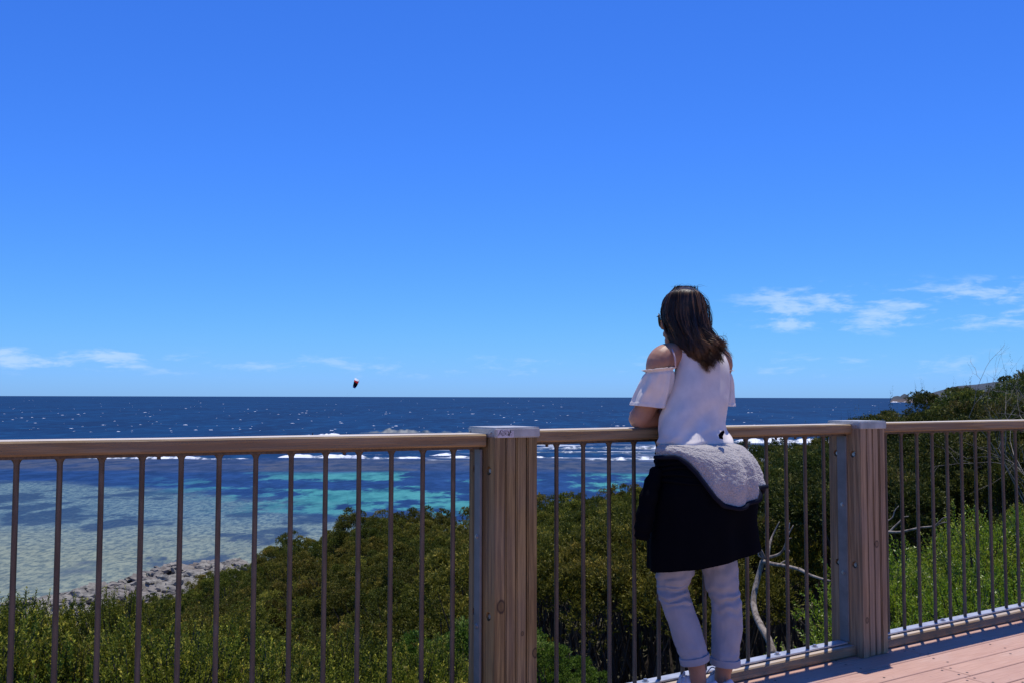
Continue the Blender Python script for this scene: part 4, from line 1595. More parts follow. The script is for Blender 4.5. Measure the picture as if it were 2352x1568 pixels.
def cloth_mat(name, col, rough=0.85, weave=900.0, bmp=0.15, sheen=0.0, var=0.06, trans=0.0):
    m, g = new_mat(name)
    co = g.n('ShaderNodeTexCoord').outputs['Object']
    n = g.noise(co, weave, 2.0)
    n2 = g.noise(co, 18.0, 3.0)
    c = g.mix(g.smooth(n2, 0.3, 0.7), tuple(x * (1 - var) for x in col), tuple(min(1, x * (1 + var)) for x in col))
    p = principled(g, Base_Color=c, Roughness=rough, Normal=bump(g, n, bmp, 0.0008))
    p.inputs['Specular IOR Level'].default_value = 0.15 if col[0] > 0.1 else 0.04
    if sheen:
        p.inputs['Sheen Weight'].default_value = sheen
    return m


def skin_mat():
    m, g = new_mat('skin')
    co = g.n('ShaderNodeTexCoord').outputs['Object']
    n = g.noise(co, 14.0, 4.0)
    n2 = g.noise(co, 400.0, 2.0)
    c = g.mix(g.smooth(n, 0.3, 0.7), (0.34, 0.165, 0.098), (0.43, 0.225, 0.140))
    p = principled(g, Base_Color=c, Roughness=0.48, Normal=bump(g, n2, 0.12, 0.0006))
    p.inputs['Subsurface Weight'].default_value = 0.12
    p.inputs['Subsurface Radius'].default_value = (0.012, 0.005, 0.003)
    p.inputs['Specular IOR Level'].default_value = 0.35
    return m


M_SKIN = skin_mat()
M_SHIRT = cloth_mat('white_cotton', (0.77, 0.69, 0.61), 0.9)
M_JEAN = cloth_mat('pale_denim', (0.315, 0.325, 0.365), 0.9, 1400.0, 0.25, var=0.05)
M_NAVY = cloth_mat('navy_fleece', (0.0032, 0.0036, 0.0055), 0.95, 1200.0, 0.2)
M_NAVYRIM = cloth_mat('navy_trim', (0.011, 0.013, 0.022), 0.9, 1200.0, 0.2)
M_SHOE = cloth_mat('white_leather', (0.66, 0.64, 0.66), 0.5, 300.0, 0.05)
M_SOLE = cloth_mat('white_rubber', (0.62, 0.60, 0.58), 0.6, 200.0, 0.05)


def sherpa_mat():
    m, g = new_mat('sherpa_fleece')
    co = g.n('ShaderNodeTexCoord').outputs['Object']
    vo = g.n('ShaderNodeTexVoronoi', ins={'Vector': co, 'Scale': 150.0})
    n = g.noise(co, 260.0, 3.0)
    h = g.math('ADD', g.math('MULTIPLY', vo.outputs['Distance'], -0.8), g.math('MULTIPLY', n, 0.4))
    c = g.mix(g.smooth(n, 0.3, 0.7), (0.36, 0.325, 0.285), (0.52, 0.475, 0.43))
    p = principled(g, Base_Color=c, Roughness=0.95, Normal=bump(g, h, 0.8, 0.004))
    p.inputs['Specular IOR Level'].default_value = 0.1
    p.inputs['Sheen Weight'].default_value = 0.25
    return m


M_SHERPA = sherpa_mat()

WY = 3.80
woman = empty('person', (0.74, WY, 0.0))
tag(woman, 'woman in white off-shoulder top leaning on the railing, dark jacket round her waist', 'person')
W0 = woman.location.copy()


def wl(p):
    return Vector(p) - W0


def pxl(dpx, Y):
    return dpx * Y / FD


class Loft:
    """stack of yawed super-ellipses: rings are (y, xl, xr, Y, ratio, tilt) in picture columns/rows, top to bottom"""
    def __init__(self, rings, yaw=TH, expo=2.0):
        self.r = [tuple(list(q) + [0.0] * (6 - len(q))) for q in rings]
        self.yaw, self.expo = yaw, expo

    def par(self, t):
        """smooth parameters at ring coordinate t"""
        n = len(self.r)
        t = min(max(t, 0), n - 1.0001)
        i = int(t); u = t - i
        P = [self.r[max(i - 1, 0)], self.r[i], self.r[i + 1], self.r[min(i + 2, n - 1)]]
        out = []
        for k in range(6):
            a, b, c, d = (p[k] for p in P)
            out.append(0.5 * (2 * b + (c - a) * u + (2 * a - 5 * b + 4 * c - d) * u * u + (3 * b - a - 3 * c + d) * u ** 3))
        return out

    def pt(self, t, th, off=0.0):
        y, xl, xr, Y, ratio, tilt = self.par(t)
        c = at((xl + xr) / 2, y, Y)
        w_ = pxl((xr - xl) / 2, Y)
        cy, sy = math.cos(self.yaw), math.sin(self.yaw)
        a = w_ / math.sqrt(cy * cy + ratio * ratio * sy * sy)
        b = a * ratio
        ct, st = math.cos(th), math.sin(th)
        e = 2.0 / self.expo
        ex = (abs(ct) ** e) * (1 if ct >= 0 else -1)
        ey = (abs(st) ** e) * (1 if st >= 0 else -1)
        lx, ly = (a + off) * ex, (b + off) * ey
        wx, wy = lx * cy - ly * sy, lx * sy + ly * cy
        return Vector((c.x + wx, c.y + wy, c.z - tilt * wx))

    def mesh(self, nt, nth, disp=None, off=0.0, t0=0.0, t1=None, cap_top=False, cap_bot=False):
        n = len(self.r)
        t1 = n - 1 if t1 is None else t1
        V, F = [], []
        for i in range(nt):
            t = t0 + (t1 - t0) * i / (nt - 1)
            for k in range(nth):
                th = 2 * math.pi * k / nth
                o = off + (disp(t, th) if disp else 0.0)
                V.append(wl(self.pt(t, th, o)))
        for i in range(nt - 1):
            for k in range(nth):
                k2 = (k + 1) % nth
                F.append((i * nth + k, (i + 1) * nth + k, (i + 1) * nth + k2, i * nth + k2))
        if cap_top:
            F.append(tuple(range(nth)))
        if cap_bot:
            F.append(tuple((nt - 1) * nth + k for k in range(nth))[::-1])
        return V, F


def nz(x, y, z, s=1.0):
    return mnoise.noise(Vector((x, y, z)) * s)


# --- torso / shirt
torso = Loft([(786, 1566, 1616, 3.90, 0.9), (792, 1546, 1636, 3.89, 0.62), (799, 1543, 1654, 3.885, 0.58), (812, 1549, 1665, 3.88, 0.56), (830, 1551, 1673, 3.87, 0.58), (850, 1549, 1678, 3.865, 0.60), (880, 1541, 1679, 3.855, 0.62),
              (910, 1531, 1676, 3.845, 0.64), (935, 1523, 1672, 3.835, 0.65), (960, 1516, 1669, 3.825, 0.66), (985, 1514, 1669, 3.81, 0.68), (1003, 1513, 1677, 3.80, 0.70), (1016, 1513, 1683, 3.795, 0.72), (1027, 1520, 1678, 3.795, 0.72)], expo=2.25)


def shirt_disp(t, th):
    # soft drape; diagonal pulls towards the knotted hem at the right hip
    k = max(0.0, min(1.0, (t - 6.5) / 5.0))
    g1 = math.sin(th * 5.0 + t * 1.55 + 1.5 * nz(th, t * 0.5, 1)) * 0.0042 * k
    g2 = nz(th * 1.7, t * 0.6, 4) * 0.0050 * min(1, max(0, t - 2) / 3)
    g3 = math.sin(th * 9.0 + t * 2.4 + 2 * nz(th * 2, t, 7)) * 0.0020 * k
    hem = 0.004 * math.sin(th * 11) * max(0.0, min(1.0, t - 11.5))
    return g1 + g2 + g3 + hem


V, F = torso.mesh(96, 120, shirt_disp, 0.002, 0.0, None, True, False)
shirt = from_pd('top', V, F, M_SHIRT, woman, True)
# little black tag on the hem
tg = [wl(at(x, y, 3.66)) for x, y in ((1652, 1006), (1650, 998), (1656, 990), (1662, 987), (1664, 992), (1660, 1001), (1661, 1008))]
bk = [p + Vector((0.003, 0.012, 0)) for p in tg]
n_ = len(tg)
from_pd('hem_tag', tg + bk, [tuple(range(n_)), tuple(range(n_, 2 * n_))[::-1]] + [(i, i + n_, (i + 1) % n_ + n_, (i + 1) % n_) for i in range(n_)], M_NAVY, shirt)


# --- sleeves
def sleeve(rings, yaw, name, seed):
    L = Loft(rings, yaw)
    n = len(rings) - 1

    def dsp(t, th):
        k = math.exp(-((t - 1.0) / 0.9) ** 2)
        gather = math.sin(th * 13 + 2.0 * nz(th, 0, seed)) * 0.0045 * math.exp(-max(0, t - 1) * 0.75) * (0.35 + 0.65 * (1 - k))
        ruf = (math.sin(th * 17 + seed) * 0.004 + 0.003) * max(0.0, 1.0 - t)
        folds = math.sin(th * 6 + 0.5 * t + 3 * nz(th * 1.3, t * 0.3, seed)) * 0.0058 * min(1.0, max(0, t - 1.0) / 1.6)
        hemm = 0.0016 if t > n - 0.42 else 0.0
        return gather + ruf + folds + hemm - 0.0065 * math.exp(-((t - 1.0) / 0.28) ** 2)
    V, F = L.mesh(64, 140, dsp)
    o = from_pd(name, V, F, M_SHIRT, shirt, True)
    md = o.modifiers.new('thick', 'SOLIDIFY'); md.thickness = 0.002; md.offset = -1
    return o


sleeve([(846, 1477, 1550, 3.80, 1.0, -0.10), (852, 1480, 1549, 3.80, 1.0, -0.10), (868, 1474, 1549, 3.805, 1.0, -0.07), (890, 1466, 1546, 3.81, 1.0, 0.0), (912, 1457, 1541, 3.82, 1.0, 0.06), (934, 1450, 1537, 3.825, 1.0, 0.10)], 0.0, 'sleeve', 3)
sleeve([(846, 1640, 1680, 3.97, 1.0, 0.2), (852, 1640, 1679, 3.97, 1.0, 0.1), (870, 1634, 1683, 3.97, 1.0), (895, 1630, 1684, 3.97, 1.0), (915, 1628, 1685, 3.965, 1.0), (932, 1626, 1686, 3.96, 1.0)], 0.0, 'sleeve', 8)

# --- body: one continuous skin
bV, bF = [], []


def add_tube(pts, rad, seg=16, m=None):
    pts = [Vector(p) for p in pts]
    m = m or len(pts) * 4
    ps = catmull(pts, m)
    rr = [float(np.interp(i / (m - 1) * (len(rad) - 1), range(len(rad)), rad)) for i in range(m)]
    # rounded ends
    d0 = (ps[0] - ps[1]).normalized(); d1 = (ps[-1] - ps[-2]).normalized()
    ps = [ps[0] + d0 * rr[0] * 0.9, ps[0] + d0 * rr[0] * 0.6] + ps + [ps[-1] + d1 * rr[-1] * 0.6, ps[-1] + d1 * rr[-1] * 0.9]
    rr = [rr[0] * 0.35, rr[0] * 0.8] + rr + [rr[-1] * 0.8, rr[-1] * 0.35]
    v, f = tube([wl(p) for p in ps], rr, seg, True, len(bV))
    bV.extend(v); bF.extend(f)


def add_ell(c, ax, ay, az, rx, ry, rz, seg=24, rings=16):
    b = len(bV)
    c = Vector(c)
    for i in range(rings + 1):
        ph = math.pi * i / rings
        for k in range(seg):
            a = 2 * math.pi * k / seg
            bV.append(wl(c + ax * (rx * math.sin(ph) * math.cos(a)) + ay * (ry * math.sin(ph) * math.sin(a)) + az * (rz * math.cos(ph))))
    for i in range(rings):
        for k in range(seg):
            k2 = (k + 1) % seg
            bF.append((b + i * seg + k, b + (i + 1) * seg + k, b + (i + 1) * seg + k2, b + i * seg + k2))


UP = Vector((0, 0, 1))
# torso core under the clothes
core = Loft([(800, 1552, 1646, 3.885, 0.6), (830, 1556, 1668, 3.87, 0.6), (880, 1548, 1672, 3.855, 0.62), (960, 1524, 1661, 3.825, 0.64), (1010, 1522, 1668, 3.80, 0.7), (1080, 1525, 1690, 3.79, 0.8), (1160, 1530, 1690, 3.78, 0.8), (1230, 1535, 1680, 3.78, 0.8)], expo=2.2)
v, f = core.mesh(36, 48, None, -0.012, 0, None, True, True)
f = [tuple(len(bV) + i for i in q) for q in f]
bV += v; bF += f
# shoulders and arms
SLp = at(1513, 830, 3.80)
RAILZ = 1.0505
aE = 0.715
EL = P1 + DIR * aE + PERP * 0.075
EL.z = RAILZ + 0.036
add_tube([at(1560, 812, 3.86), at(1532, 819, 3.82), at(1516, 833, 3.80), at(1509, 866, 3.805), at(1497, 902, 3.815), at(1484, 936, 3.835), EL], [0.045, 0.054, 0.054, 0.046, 0.043, 0.043, 0.044], m=30)
WLp = EL + DIR * 0.235 + PERP * 0.005; WLp.z = RAILZ + 0.027
add_tube([EL, EL.lerp(WLp, 0.3) + Vector((0, 0, 0.004)), EL.lerp(WLp, 0.7), WLp], [0.042, 0.042, 0.033, 0.026], m=16)


def hand(wr, d, up, side, curl=0.5, sc=1.0):
    """palm with four bent fingers of different lengths and a thumb leaving its side"""
    d = d.normalized(); up = up.normalized()
    s = d.cross(up).normalized() * side
    pc = wr + d * 0.047 * sc
    add_ell(pc, d, s, up, 0.055 * sc, 0.040 * sc, 0.015 * sc)
    for k, (off, ln) in enumerate(((-0.030, 0.068), (-0.010, 0.078), (0.010, 0.074), (0.029, 0.058))):
        b0 = wr + d * 0.085 * sc + s * off * sc
        p1 = b0 + (d - up * 0.15 * curl).normalized() * ln * 0.45 * sc
        p2 = p1 + (d - up * 0.8 * curl).normalized() * ln * 0.32 * sc
        p3 = p2 + (d - up * 1.6 * curl).normalized() * ln * 0.25 * sc
        add_tube([b0 - d * 0.02, b0, p1, p2, p3], [0.009 * sc, 0.0088 * sc, 0.0082 * sc, 0.0076 * sc, 0.0066 * sc], 10, 14)
    t0 = wr + d * 0.025 * sc - s * 0.030 * sc
    t1 = t0 + (d * 0.75 - s * 0.65).normalized() * 0.035 * sc
    t2 = t1 + (d * 0.95 - s * 0.25 - up * 0.15).normalized() * 0.028 * sc
    add_tube([t0 - d * 0.01, t0, t1, t2], [0.011 * sc, 0.012 * sc, 0.0095 * sc, 0.008 * sc], 10, 12)


hand(WLp + DIR * 0.01, DIR, UP, 1, 0.5)
# right arm: elbow further along the rail, forearm crossed over the left one
SR = at(1655, 832, 3.965)
ER = P1 + DIR * (aE + 0.40) + PERP * 0.085; ER.z = RAILZ + 0.038
add_tube([at(1630, 815, 3.92), SR, SR.lerp(ER, 0.4), SR.lerp(ER, 0.8), ER], [0.046, 0.050, 0.040, 0.038, 0.038], m=22)
WRp = EL + DIR * 0.150 + PERP * 0.02; WRp.z = RAILZ + 0.087
add_tube([ER, ER.lerp(WRp, 0.3), ER.lerp(WRp, 0.7), WRp], [0.040, 0.039, 0.032, 0.026], m=16)
hand(WRp - DIR * 0.005, (-DIR + Vector((0, 0, -0.12))), UP, -1, 0.35)
# neck and head
FDIR = Vector((-0.85, 0.52, -0.06)).normalized()
LDIR = UP.cross(FDIR).normalized()
HUP = FDIR.cross(LDIR).normalized()
HC = at(1573, 727, 3.90)
add_tube([at(1592, 812, 3.88), at(1588, 790, 3.885), HC - HUP * 0.06 - FDIR * 0.02], [0.060, 0.052, 0.052], m=14)
add_ell(HC + HUP * 0.008 + FDIR * 0.010, FDIR, LDIR, HUP, 0.084, 0.070, 0.098)
add_ell(HC + FDIR * 0.028 - HUP * 0.050, FDIR, LDIR, HUP, 0.062, 0.058, 0.066)
add_ell(HC + FDIR * 0.066 - HUP * 0.092, FDIR, LDIR, HUP, 0.026, 0.026, 0.022)
add_ell(HC + FDIR * 0.094 - HUP * 0.024, FDIR, LDIR, HUP, 0.017, 0.014, 0.022)      # nose
add_ell(HC + FDIR * 0.090 - HUP * 0.002, FDIR, LDIR, HUP, 0.010, 0.009, 0.024)
for sg in (-1, 1):
    add_ell(HC + FDIR * 0.070 - HUP * 0.026 + LDIR * 0.034 * sg, FDIR, LDIR, HUP, 0.022, 0.024, 0.026)   # cheeks
    add_ell(HC - FDIR * 0.006 - HUP * 0.012 + LDIR * 0.077 * sg, FDIR, LDIR, HUP, 0.016, 0.007, 0.030)   # ears
for dz in (-0.060, -0.069):
    add_ell(HC + FDIR * 0.086 + HUP * dz, FDIR, LDIR, HUP, 0.011, 0.022, 0.006)                          # lips

# --- legs (skin under the jeans, ankles, feet inside the shoes)
def zx(x):
    return 1406.8 + 0.3774 * x


def zy(y):
    return 976.2 + 0.3774 * y


LY = [3.775, 3.775, 3.775, 3.775, 3.77, 3.765, 3.755, 3.745, 3.735, 3.73]
legL = [(zy(640), zx(262), zx(500)), (zy(870), zx(263), zx(492)), (zy(935), zx(268), zx(478)), (zy(985), zx(272), zx(456)), (zy(1045), zx(283), zx(474)), (zy(1100), zx(300), zx(491)), (zy(1200), zx(334), zx(525)),
        (zy(1300), zx(371), zx(554)), (zy(1370), zx(400), zx(572)), (zy(1425), zx(424), zx(580))]
RY = [3.80, 3.80, 3.80, 3.80, 3.80, 3.80, 3.80, 3.795, 3.79, 3.79]
legR = [(zy(640), zx(520), zx(748)), (zy(800), zx(545), zx(750)), (zy(900), zx(558), zx(762)), (zy(985), zx(570), zx(766)), (zy(1050), zx(596), zx(776)), (zy(1150), zx(607), zx(789)), (zy(1250), zx(609), zx(786)),
        (zy(1350), zx(608), zx(771)), (zy(1400), zx(606), zx(768)), (zy(1438), zx(605), zx(767))]
LL = Loft([(a, b, c, Y, 1.0, (-0.18 if i >= 8 else (-0.10 if i == 7 else 0.0))) for i, ((a, b, c), Y) in enumerate(zip(legL, LY))], 0.0)
LR = Loft([(a, b, c, Y, 1.0, (0.05 if i >= 8 else 0.0)) for i, ((a, b, c), Y) in enumerate(zip(legR, RY))], 0.0)


def jean_disp(seed, kn):
    def f_(t, th):
        near = max(0.0, -math.sin(th))
        k = math.exp(-((t - kn) / 1.15) ** 2)
        w_ = math.sin(t * 7.5 + 1.2 * math.cos(th) + 4.5 * nz(th * 1.1, t * 0.7, seed)) * 0.0042 * k * (0.35 + near)
        up_ = math.sin(t * 4.0 + 2.5 * th + 2 * nz(th, t, seed + 3)) * 0.004 * math.exp(-((t - 1.2) / 1.0) ** 2)
        lo_ = nz(th * 1.5, t * 0.9, seed + 9) * 0.0045 + nz(th * 4, t * 2.2, seed + 5) * 0.0015
        seam = 0.0016 * math.exp(-((math.cos(th) + 0.55) / 0.035) ** 2) * (math.sin(th) < 0)
        return w_ + up_ + lo_ + seam
    return f_


V1, F1 = LL.mesh(120, 72, jean_disp(2, 3.6))
V2, F2 = LR.mesh(120, 72, jean_disp(6, 3.8))
hipL = Loft([(1060, 1524, 1690, 3.79, 0.8), (1120, 1522, 1694, 3.785, 0.84), (1200, 1512, 1690, 3.785, 0.86), (1240, 1510, 1688, 3.785, 0.8)])
V3, F3 = hipL.mesh(16, 60)
allV, allF = [], []
for vv, ff in ((V1, F1), (V2, F2), (V3, F3)):
    b = len(allV)
    allV += vv
    allF += [tuple(b + i for i in q) for q in ff]
jeans = from_pd('jeans', allV, allF, M_JEAN, woman, True)
# turned-up cuffs
for Lp, t0, seedc in ((LL, 8.35, 4), (LR, 8.25, 5)):
    y0 = Lp.par(8.55)
    yb = Lp.par(9.0)
    tl = y0[5]
    hgt = 12.5
    rings = []
    for k, (dy, grow) in enumerate(((-2.5, -1.0), (-2.2, 2.2), (-1.0, 3.0), (hgt * 0.5, 3.4), (hgt, 3.2), (hgt + 1.2, 2.0), (hgt + 0.8, -2.5), (hgt * 0.4, -3.5))):
        yy = (y0[0] + yb[0]) / 2 - 4 + dy
        f_ = (dy + 2.5) / (hgt + 3.7)
        rings.append((yy, y0[1] + (yb[1] - y0[1]) * f_ * 1.0 - grow, y0[2] + (yb[2] - y0[2]) * f_ + grow, yb[3], 1.0, tl * 1.15))
    C = Loft(rings, 0.0)
    V, F = C.mesh(44, 64, lambda t, th: 0.0012 * nz(th * 3, t, seedc))
    from_pd('cuff', V, F, M_JEAN, jeans, True)

ankL = at(1603, 1545, 3.735); ankL.z = 0.118
ankR = at(1660, 1547, 3.79); ankR.z = 0.118
for Lp, ank in ((LL, ankL), (LR, ankR)):
    top_ = Lp.par(0.2); mid1 = Lp.par(3.3); mid2 = Lp.par(6.0); mid3 = Lp.par(8.8)
    cs = [at((q[1] + q[2]) / 2, q[0], q[3]) for q in (top_, mid1, mid2, mid3)]
    low = ank.copy(); low.z = 0.07
    add_tube(cs + [ank, low], [0.055, 0.040, 0.042, 0.034, 0.031, 0.031], 18, 40)

DL = Vector((-0.93, 0.36, 0)).normalized()
DR = Vector((-0.22, 0.97, 0)).normalized()
for ank, d in ((ankL, DL), (ankR, DR)):
    b0 = ank.copy(); b0.z = 0.055
    add_tube([b0 - d * 0.045, b0, b0 + d * 0.07 - UP * 0.008, b0 + d * 0.14 - UP * 0.02], [0.030, 0.036, 0.034, 0.026], 14, 16)

bm_ = bpy.data.meshes.new('body')
bm_.from_pydata([tuple(p) for p in bV], [], bF)
bm_.update()
body = link('body', bm_, M_SKIN, woman, True)
md = body.modifiers.new('fuse', 'REMESH'); md.mode = 'VOXEL'; md.voxel_size = 0.0046; md.use_smooth_shade = True
md = body.modifiers.new('soft', 'SMOOTH'); md.factor = 0.5; md.iterations = 3
# bra strap beside the shirt's shoulder
ps = [wl(at(x, y, Y)) for x, y, Y in ((1540, 795, 3.815), (1544, 803, 3.775), (1548.5, 815, 3.757), (1551, 828, 3.752), (1551.5, 842, 3.757))]
V, F = tube(catmull(ps, 16), 0.0035, 6)
from_pd('strap', V, F, plain_mat('strap_satin', (0.55, 0.40, 0.38), 0.45), shirt, True)


# --- shoes
def shoe(ank, d, name):
    s = d.cross(UP).normalized()
    t = empty(name, wl(Vector((ank.x, ank.y, 0))), 0, woman)
    o0 = Vector((ank.x, ank.y, 0))
    L0, L1_ = -0.075, 0.185

    def width(x):
        return float(np.interp(x, [-0.080, -0.070, -0.04, 0.02, 0.09, 0.13, 0.165, 0.182, 0.188], [0.012, 0.032, 0.041, 0.042, 0.045, 0.045, 0.036, 0.020, 0.006]))

    def height(x):
        return float(np.interp(x, [-0.08, -0.068, -0.03, 0.0, 0.035, 0.06, 0.10, 0.14, 0.175, 0.188], [0.090, 0.116, 0.098, 0.094, 0.122, 0.112, 0.072, 0.058, 0.044, 0.032]))
    n, m = 40, 28
    V, F = [], []
    for i in range(n + 1):
        x = -0.078 + 0.264 * i / n
        w_, h = width(x), height(x)
        for k in range(m):
            a = 2 * math.pi * k / m
            ca, sa = math.cos(a), math.sin(a)
            yy = w_ * ca * (1.0 - 0.28 * max(0, sa) ** 1.3)
            zz = 0.028 + (h - 0.028) * max(0, sa) ** 0.8 if sa > 0 else 0.028 + 0.006 * sa
            V.append(d * x + s * yy + UP * zz)
    for i in range(n):
        for k in range(m):
            k2 = (k + 1) % m
            F.append((i * m + k, (i + 1) * m + k, (i + 1) * m + k2, i * m + k2))
    F.append(tuple(range(m))); F.append(tuple(n * m + k for k in range(m))[::-1])
    from_pd('upper', V, F, M_SHOE, t, True)
    V, F = [], []
    outl = []
    for i in range(n + 1):
        x = -0.082 + 0.274 * i / n
        outl.append((x, width(max(-0.079, min(0.187, x * 0.97))) + 0.004))
    loop = [(x, w_) for x, w_ in outl] + [(x, -w_) for x, w_ in outl[::-1]]
    for z in (0.0015, 0.004, 0.030, 0.032):
        g_ = 0.985 if z in (0.0015, 0.032) else 1.0
        for x, w_ in loop:
            V.append(d * (x * g_) + s * (w_ * g_) + UP * z)
    q = len(loop)
    for r in range(3):
        for k in range(q):
            k2 = (k + 1) % q
            F.append((r * q + k, r * q + k2, (r + 1) * q + k2, (r + 1) * q + k))
    F.append(tuple(range(q))[::-1]); F.append(tuple(3 * q + k for k in range(q)))
    from_pd('sole', V, F, M_SOLE, t)
    # laces
    V, F = [], []
    for j in range(6):
        x = 0.045 + j * 0.016
        w_ = 0.024
        pts = [d * x + s * (w_ * u) + UP * (height(x) * (1 - 0.14 * u * u) + 0.002) for u in np.linspace(-1, 1, 7)]
        v, f = tube(pts, 0.0028, 6, True, len(V)); V += v; F += f
    for sg in (-1, 1):
        pts = [d * 0.05 + UP * (height(0.05) + 0.004), d * 0.055 + s * 0.02 * sg + UP * (height(0.05) + 0.012), d * 0.07 + s * 0.034 * sg + UP * (height(0.06) - 0.008)]
        v, f = tube(catmull(pts, 8), 0.0024, 6, True, len(V)); V += v; F += f
    from_pd('laces', V, F, M_SOLE, t, True)
    return t


shoe(ankL, DL, 'shoe')
shoe(ankR, DR, 'shoe')

# --- jacket tied round the waist
jk = Loft([(1016, 1518, 1682, 3.795, 0.76), (1030, 1508, 1698, 3.79, 0.80), (1050, 1504, 1713, 3.785, 0.84), (1080, 1503, 1728, 3.785, 0.86), (1110, 1500, 1737, 3.78, 0.86), (1150, 1492, 1740, 3.78, 0.84), (1200, 1487, 1738, 3.775, 0.82, -0.06),
           (1245, 1484, 1744, 3.775, 0.80, -0.13), (1279, 1485, 1748, 3.775, 0.80, -0.17)], expo=2.1)


def jk_disp(t, th):
    k = max(0.0, min(1.0, (t - 2.5) / 5.0))
    return (math.sin(th * 6 + 1.8 * nz(th, 0, 3) + 0.2 * t) * 0.0075 + math.sin(th * 13 + 2 * nz(th * 2, t * .4, 5)) * 0.0025) * k + nz(th * 2, t * 0.8, 2) * 0.006 + \
        (0.004 if 1.5 < t < 3.2 and math.cos(th) < -0.2 else 0.0) * math.sin(t * 9)


V, F = jk.mesh(90, 150, jk_disp)
jacket = from_pd('jacket', V, F, M_NAVY, woman, True)
md = jacket.modifiers.new('thick', 'SOLIDIFY'); md.thickness = 0.006; md.offset = -1


def proj(p):
    q = CAM_ROT.transposed() @ (p - Vector((0, 0, EYE)))
    return 1176 + FD * q.x / -q.z, 784 - FD * q.y / -q.z


BX = [1480, 1505, 1552, 1562, 1580, 1600, 1622, 1642, 1662, 1690, 1712, 1730, 1742, 1760]
BY = [1047, 1047, 1046, 1049, 1062, 1083, 1112, 1140, 1158, 1164, 1158, 1146, 1118, 1100]
# ring coordinate from picture row at the near surface
ts = np.linspace(0, 8, 200)


def t_for(th, yrow, off):
    """ring coordinate whose surface point falls on a picture row"""
    lo, hi = 0.0, 8.0
    for _ in range(22):
        mid = (lo + hi) / 2
        if proj(jk.pt(mid, th, off))[1] < yrow: lo = mid
        else: hi = mid
    return (lo + hi) / 2


th0, th1 = math.pi * 0.93, math.pi * 2.16
nc, nr = 150, 64
SV, SF, rim, rim2 = [], [], [], []
for i in range(nc + 1):
    th = th0 + (th1 - th0) * i / nc
    t_b = 2.0
    for _ in range(4):
        xx = proj(jk.pt(t_b, th, 0.012))[0]
        t_b = t_for(th, float(np.interp(xx, BX, BY)), 0.012)
    for j in range(nr + 1):
        v_ = j / nr
        t = -0.0 + (t_b) * v_
        xx = proj(jk.pt(t, th, 0.0))[0]
        rgt = max(0.0, min(1.0, (xx - 1600) / 90))
        base = 0.011 + 0.010 * math.sin(math.pi * min(1, v_ * 1.1)) + 0.008 * rgt * v_
        fold = rgt * (math.sin(th * 15 + 1.4 * v_ + 1.5 * nz(th * 2, v_, 1)) * 0.009) * (0.3 + v_)
        roll = -0.010 * max(0, 1 - v_ / 0.10) + 0.006 * math.exp(-((v_ - 0.14) / 0.08) ** 2)
        pt = jk.pt(t, th, base + fold + roll)
        fl = mnoise.noise(pt * 130) * 0.0024 + mnoise.noise(pt * 60) * 0.0022
        d_ = (pt - Vector((0.74, 3.79, pt.z))).normalized()
        SV.append(wl(pt + d_ * fl))
        if j == nr:
            rim.append(pt + d_ * 0.004)
for i in range(nc):
    for j in range(nr):
        a = i * (nr + 1) + j
        SF.append((a, a + 1, a + nr + 2, a + nr + 1))
sh = from_pd('sherpa_lining', SV, SF, M_SHERPA, jacket, True)
md = sh.modifiers.new('thick', 'SOLIDIFY'); md.thickness = 0.008; md.offset = -1
V, F = [], []
rp = [wl(p + Vector((0, 0, -0.004))) for p in rim]
v, f = tube(rp, [0.0085 + 0.002 * nz(i * 0.1, 0, 2) for i in range(len(rp))], 10, True)
from_pd('facing', v, f, M_NAVYRIM, jacket, True)
# waistband gathers of the tied body at the left hip
V, F = [], []
for k, (ya, yb) in enumerate(((1052, 1050), (1064, 1060), (1077, 1074), (1091, 1092), (1104, 1109))):
    pts = []
    for i in range(12):
        u = i / 11
        th = th0 + 0.02 + u * 1.15
        yy = ya + (yb - ya) * u + 3 * math.sin(u * 5 + k)
        lim = 1568
        t = t_for(th, yy, 0.004)
        p = jk.pt(t, th, 0.001)
        pts.append(wl(p))
    v, f = tube(pts, [0.010 * (1 - 0.75 * (i / 11)) for i in range(12)], 8, True, len(V))
    V += v; F += f
from_pd('gathers', V, F, M_NAVY, jacket, True)
# hanging sleeve with cuff
sp_ = [at(1510, 1078, 3.70), at(1500, 1105, 3.68), at(1489, 1145, 3.665), at(1481, 1190, 3.66), at(1476, 1222, 3.66), at(1474, 1238, 3.66)]
ps = catmull([wl(p) for p in sp_], 24)
V, F = tube(ps, [0.024 + 0.010 * min(1, i / 8) - 0.010 * max(0, (i - 15) / 9) + 0.003 * math.sin(i * 1.6) for i in range(24)], 16, True)
from_pd('jacket_sleeve', V, F, M_NAVY, jacket, True)

# --- hair
def hair_mat():
    m, g = new_mat('brown_hair')
    t = g.n('ShaderNodeAttribute', attribute_name='along').outputs['Fac']
    r = g.n('ShaderNodeAttribute', attribute_name='rnd').outputs['Fac']
    c = g.mix(g.smooth(t, 0.45, 1.0), (0.021, 0.0120, 0.0062), (0.100, 0.050, 0.020))
    c = g.mix(g.math('MULTIPLY', g.smooth(r, 0.66, 0.95), 0.65), c, (0.24, 0.125, 0.052))
    p = principled(g, Base_Color=c, Roughness=0.36)
    p.inputs['Specular IOR Level'].default_value = 0.35
    return m


M_HAIR = hair_mat()
hr = random.Random(21)
NP = 18
HV, HF, HA, HR = [], [], [], []


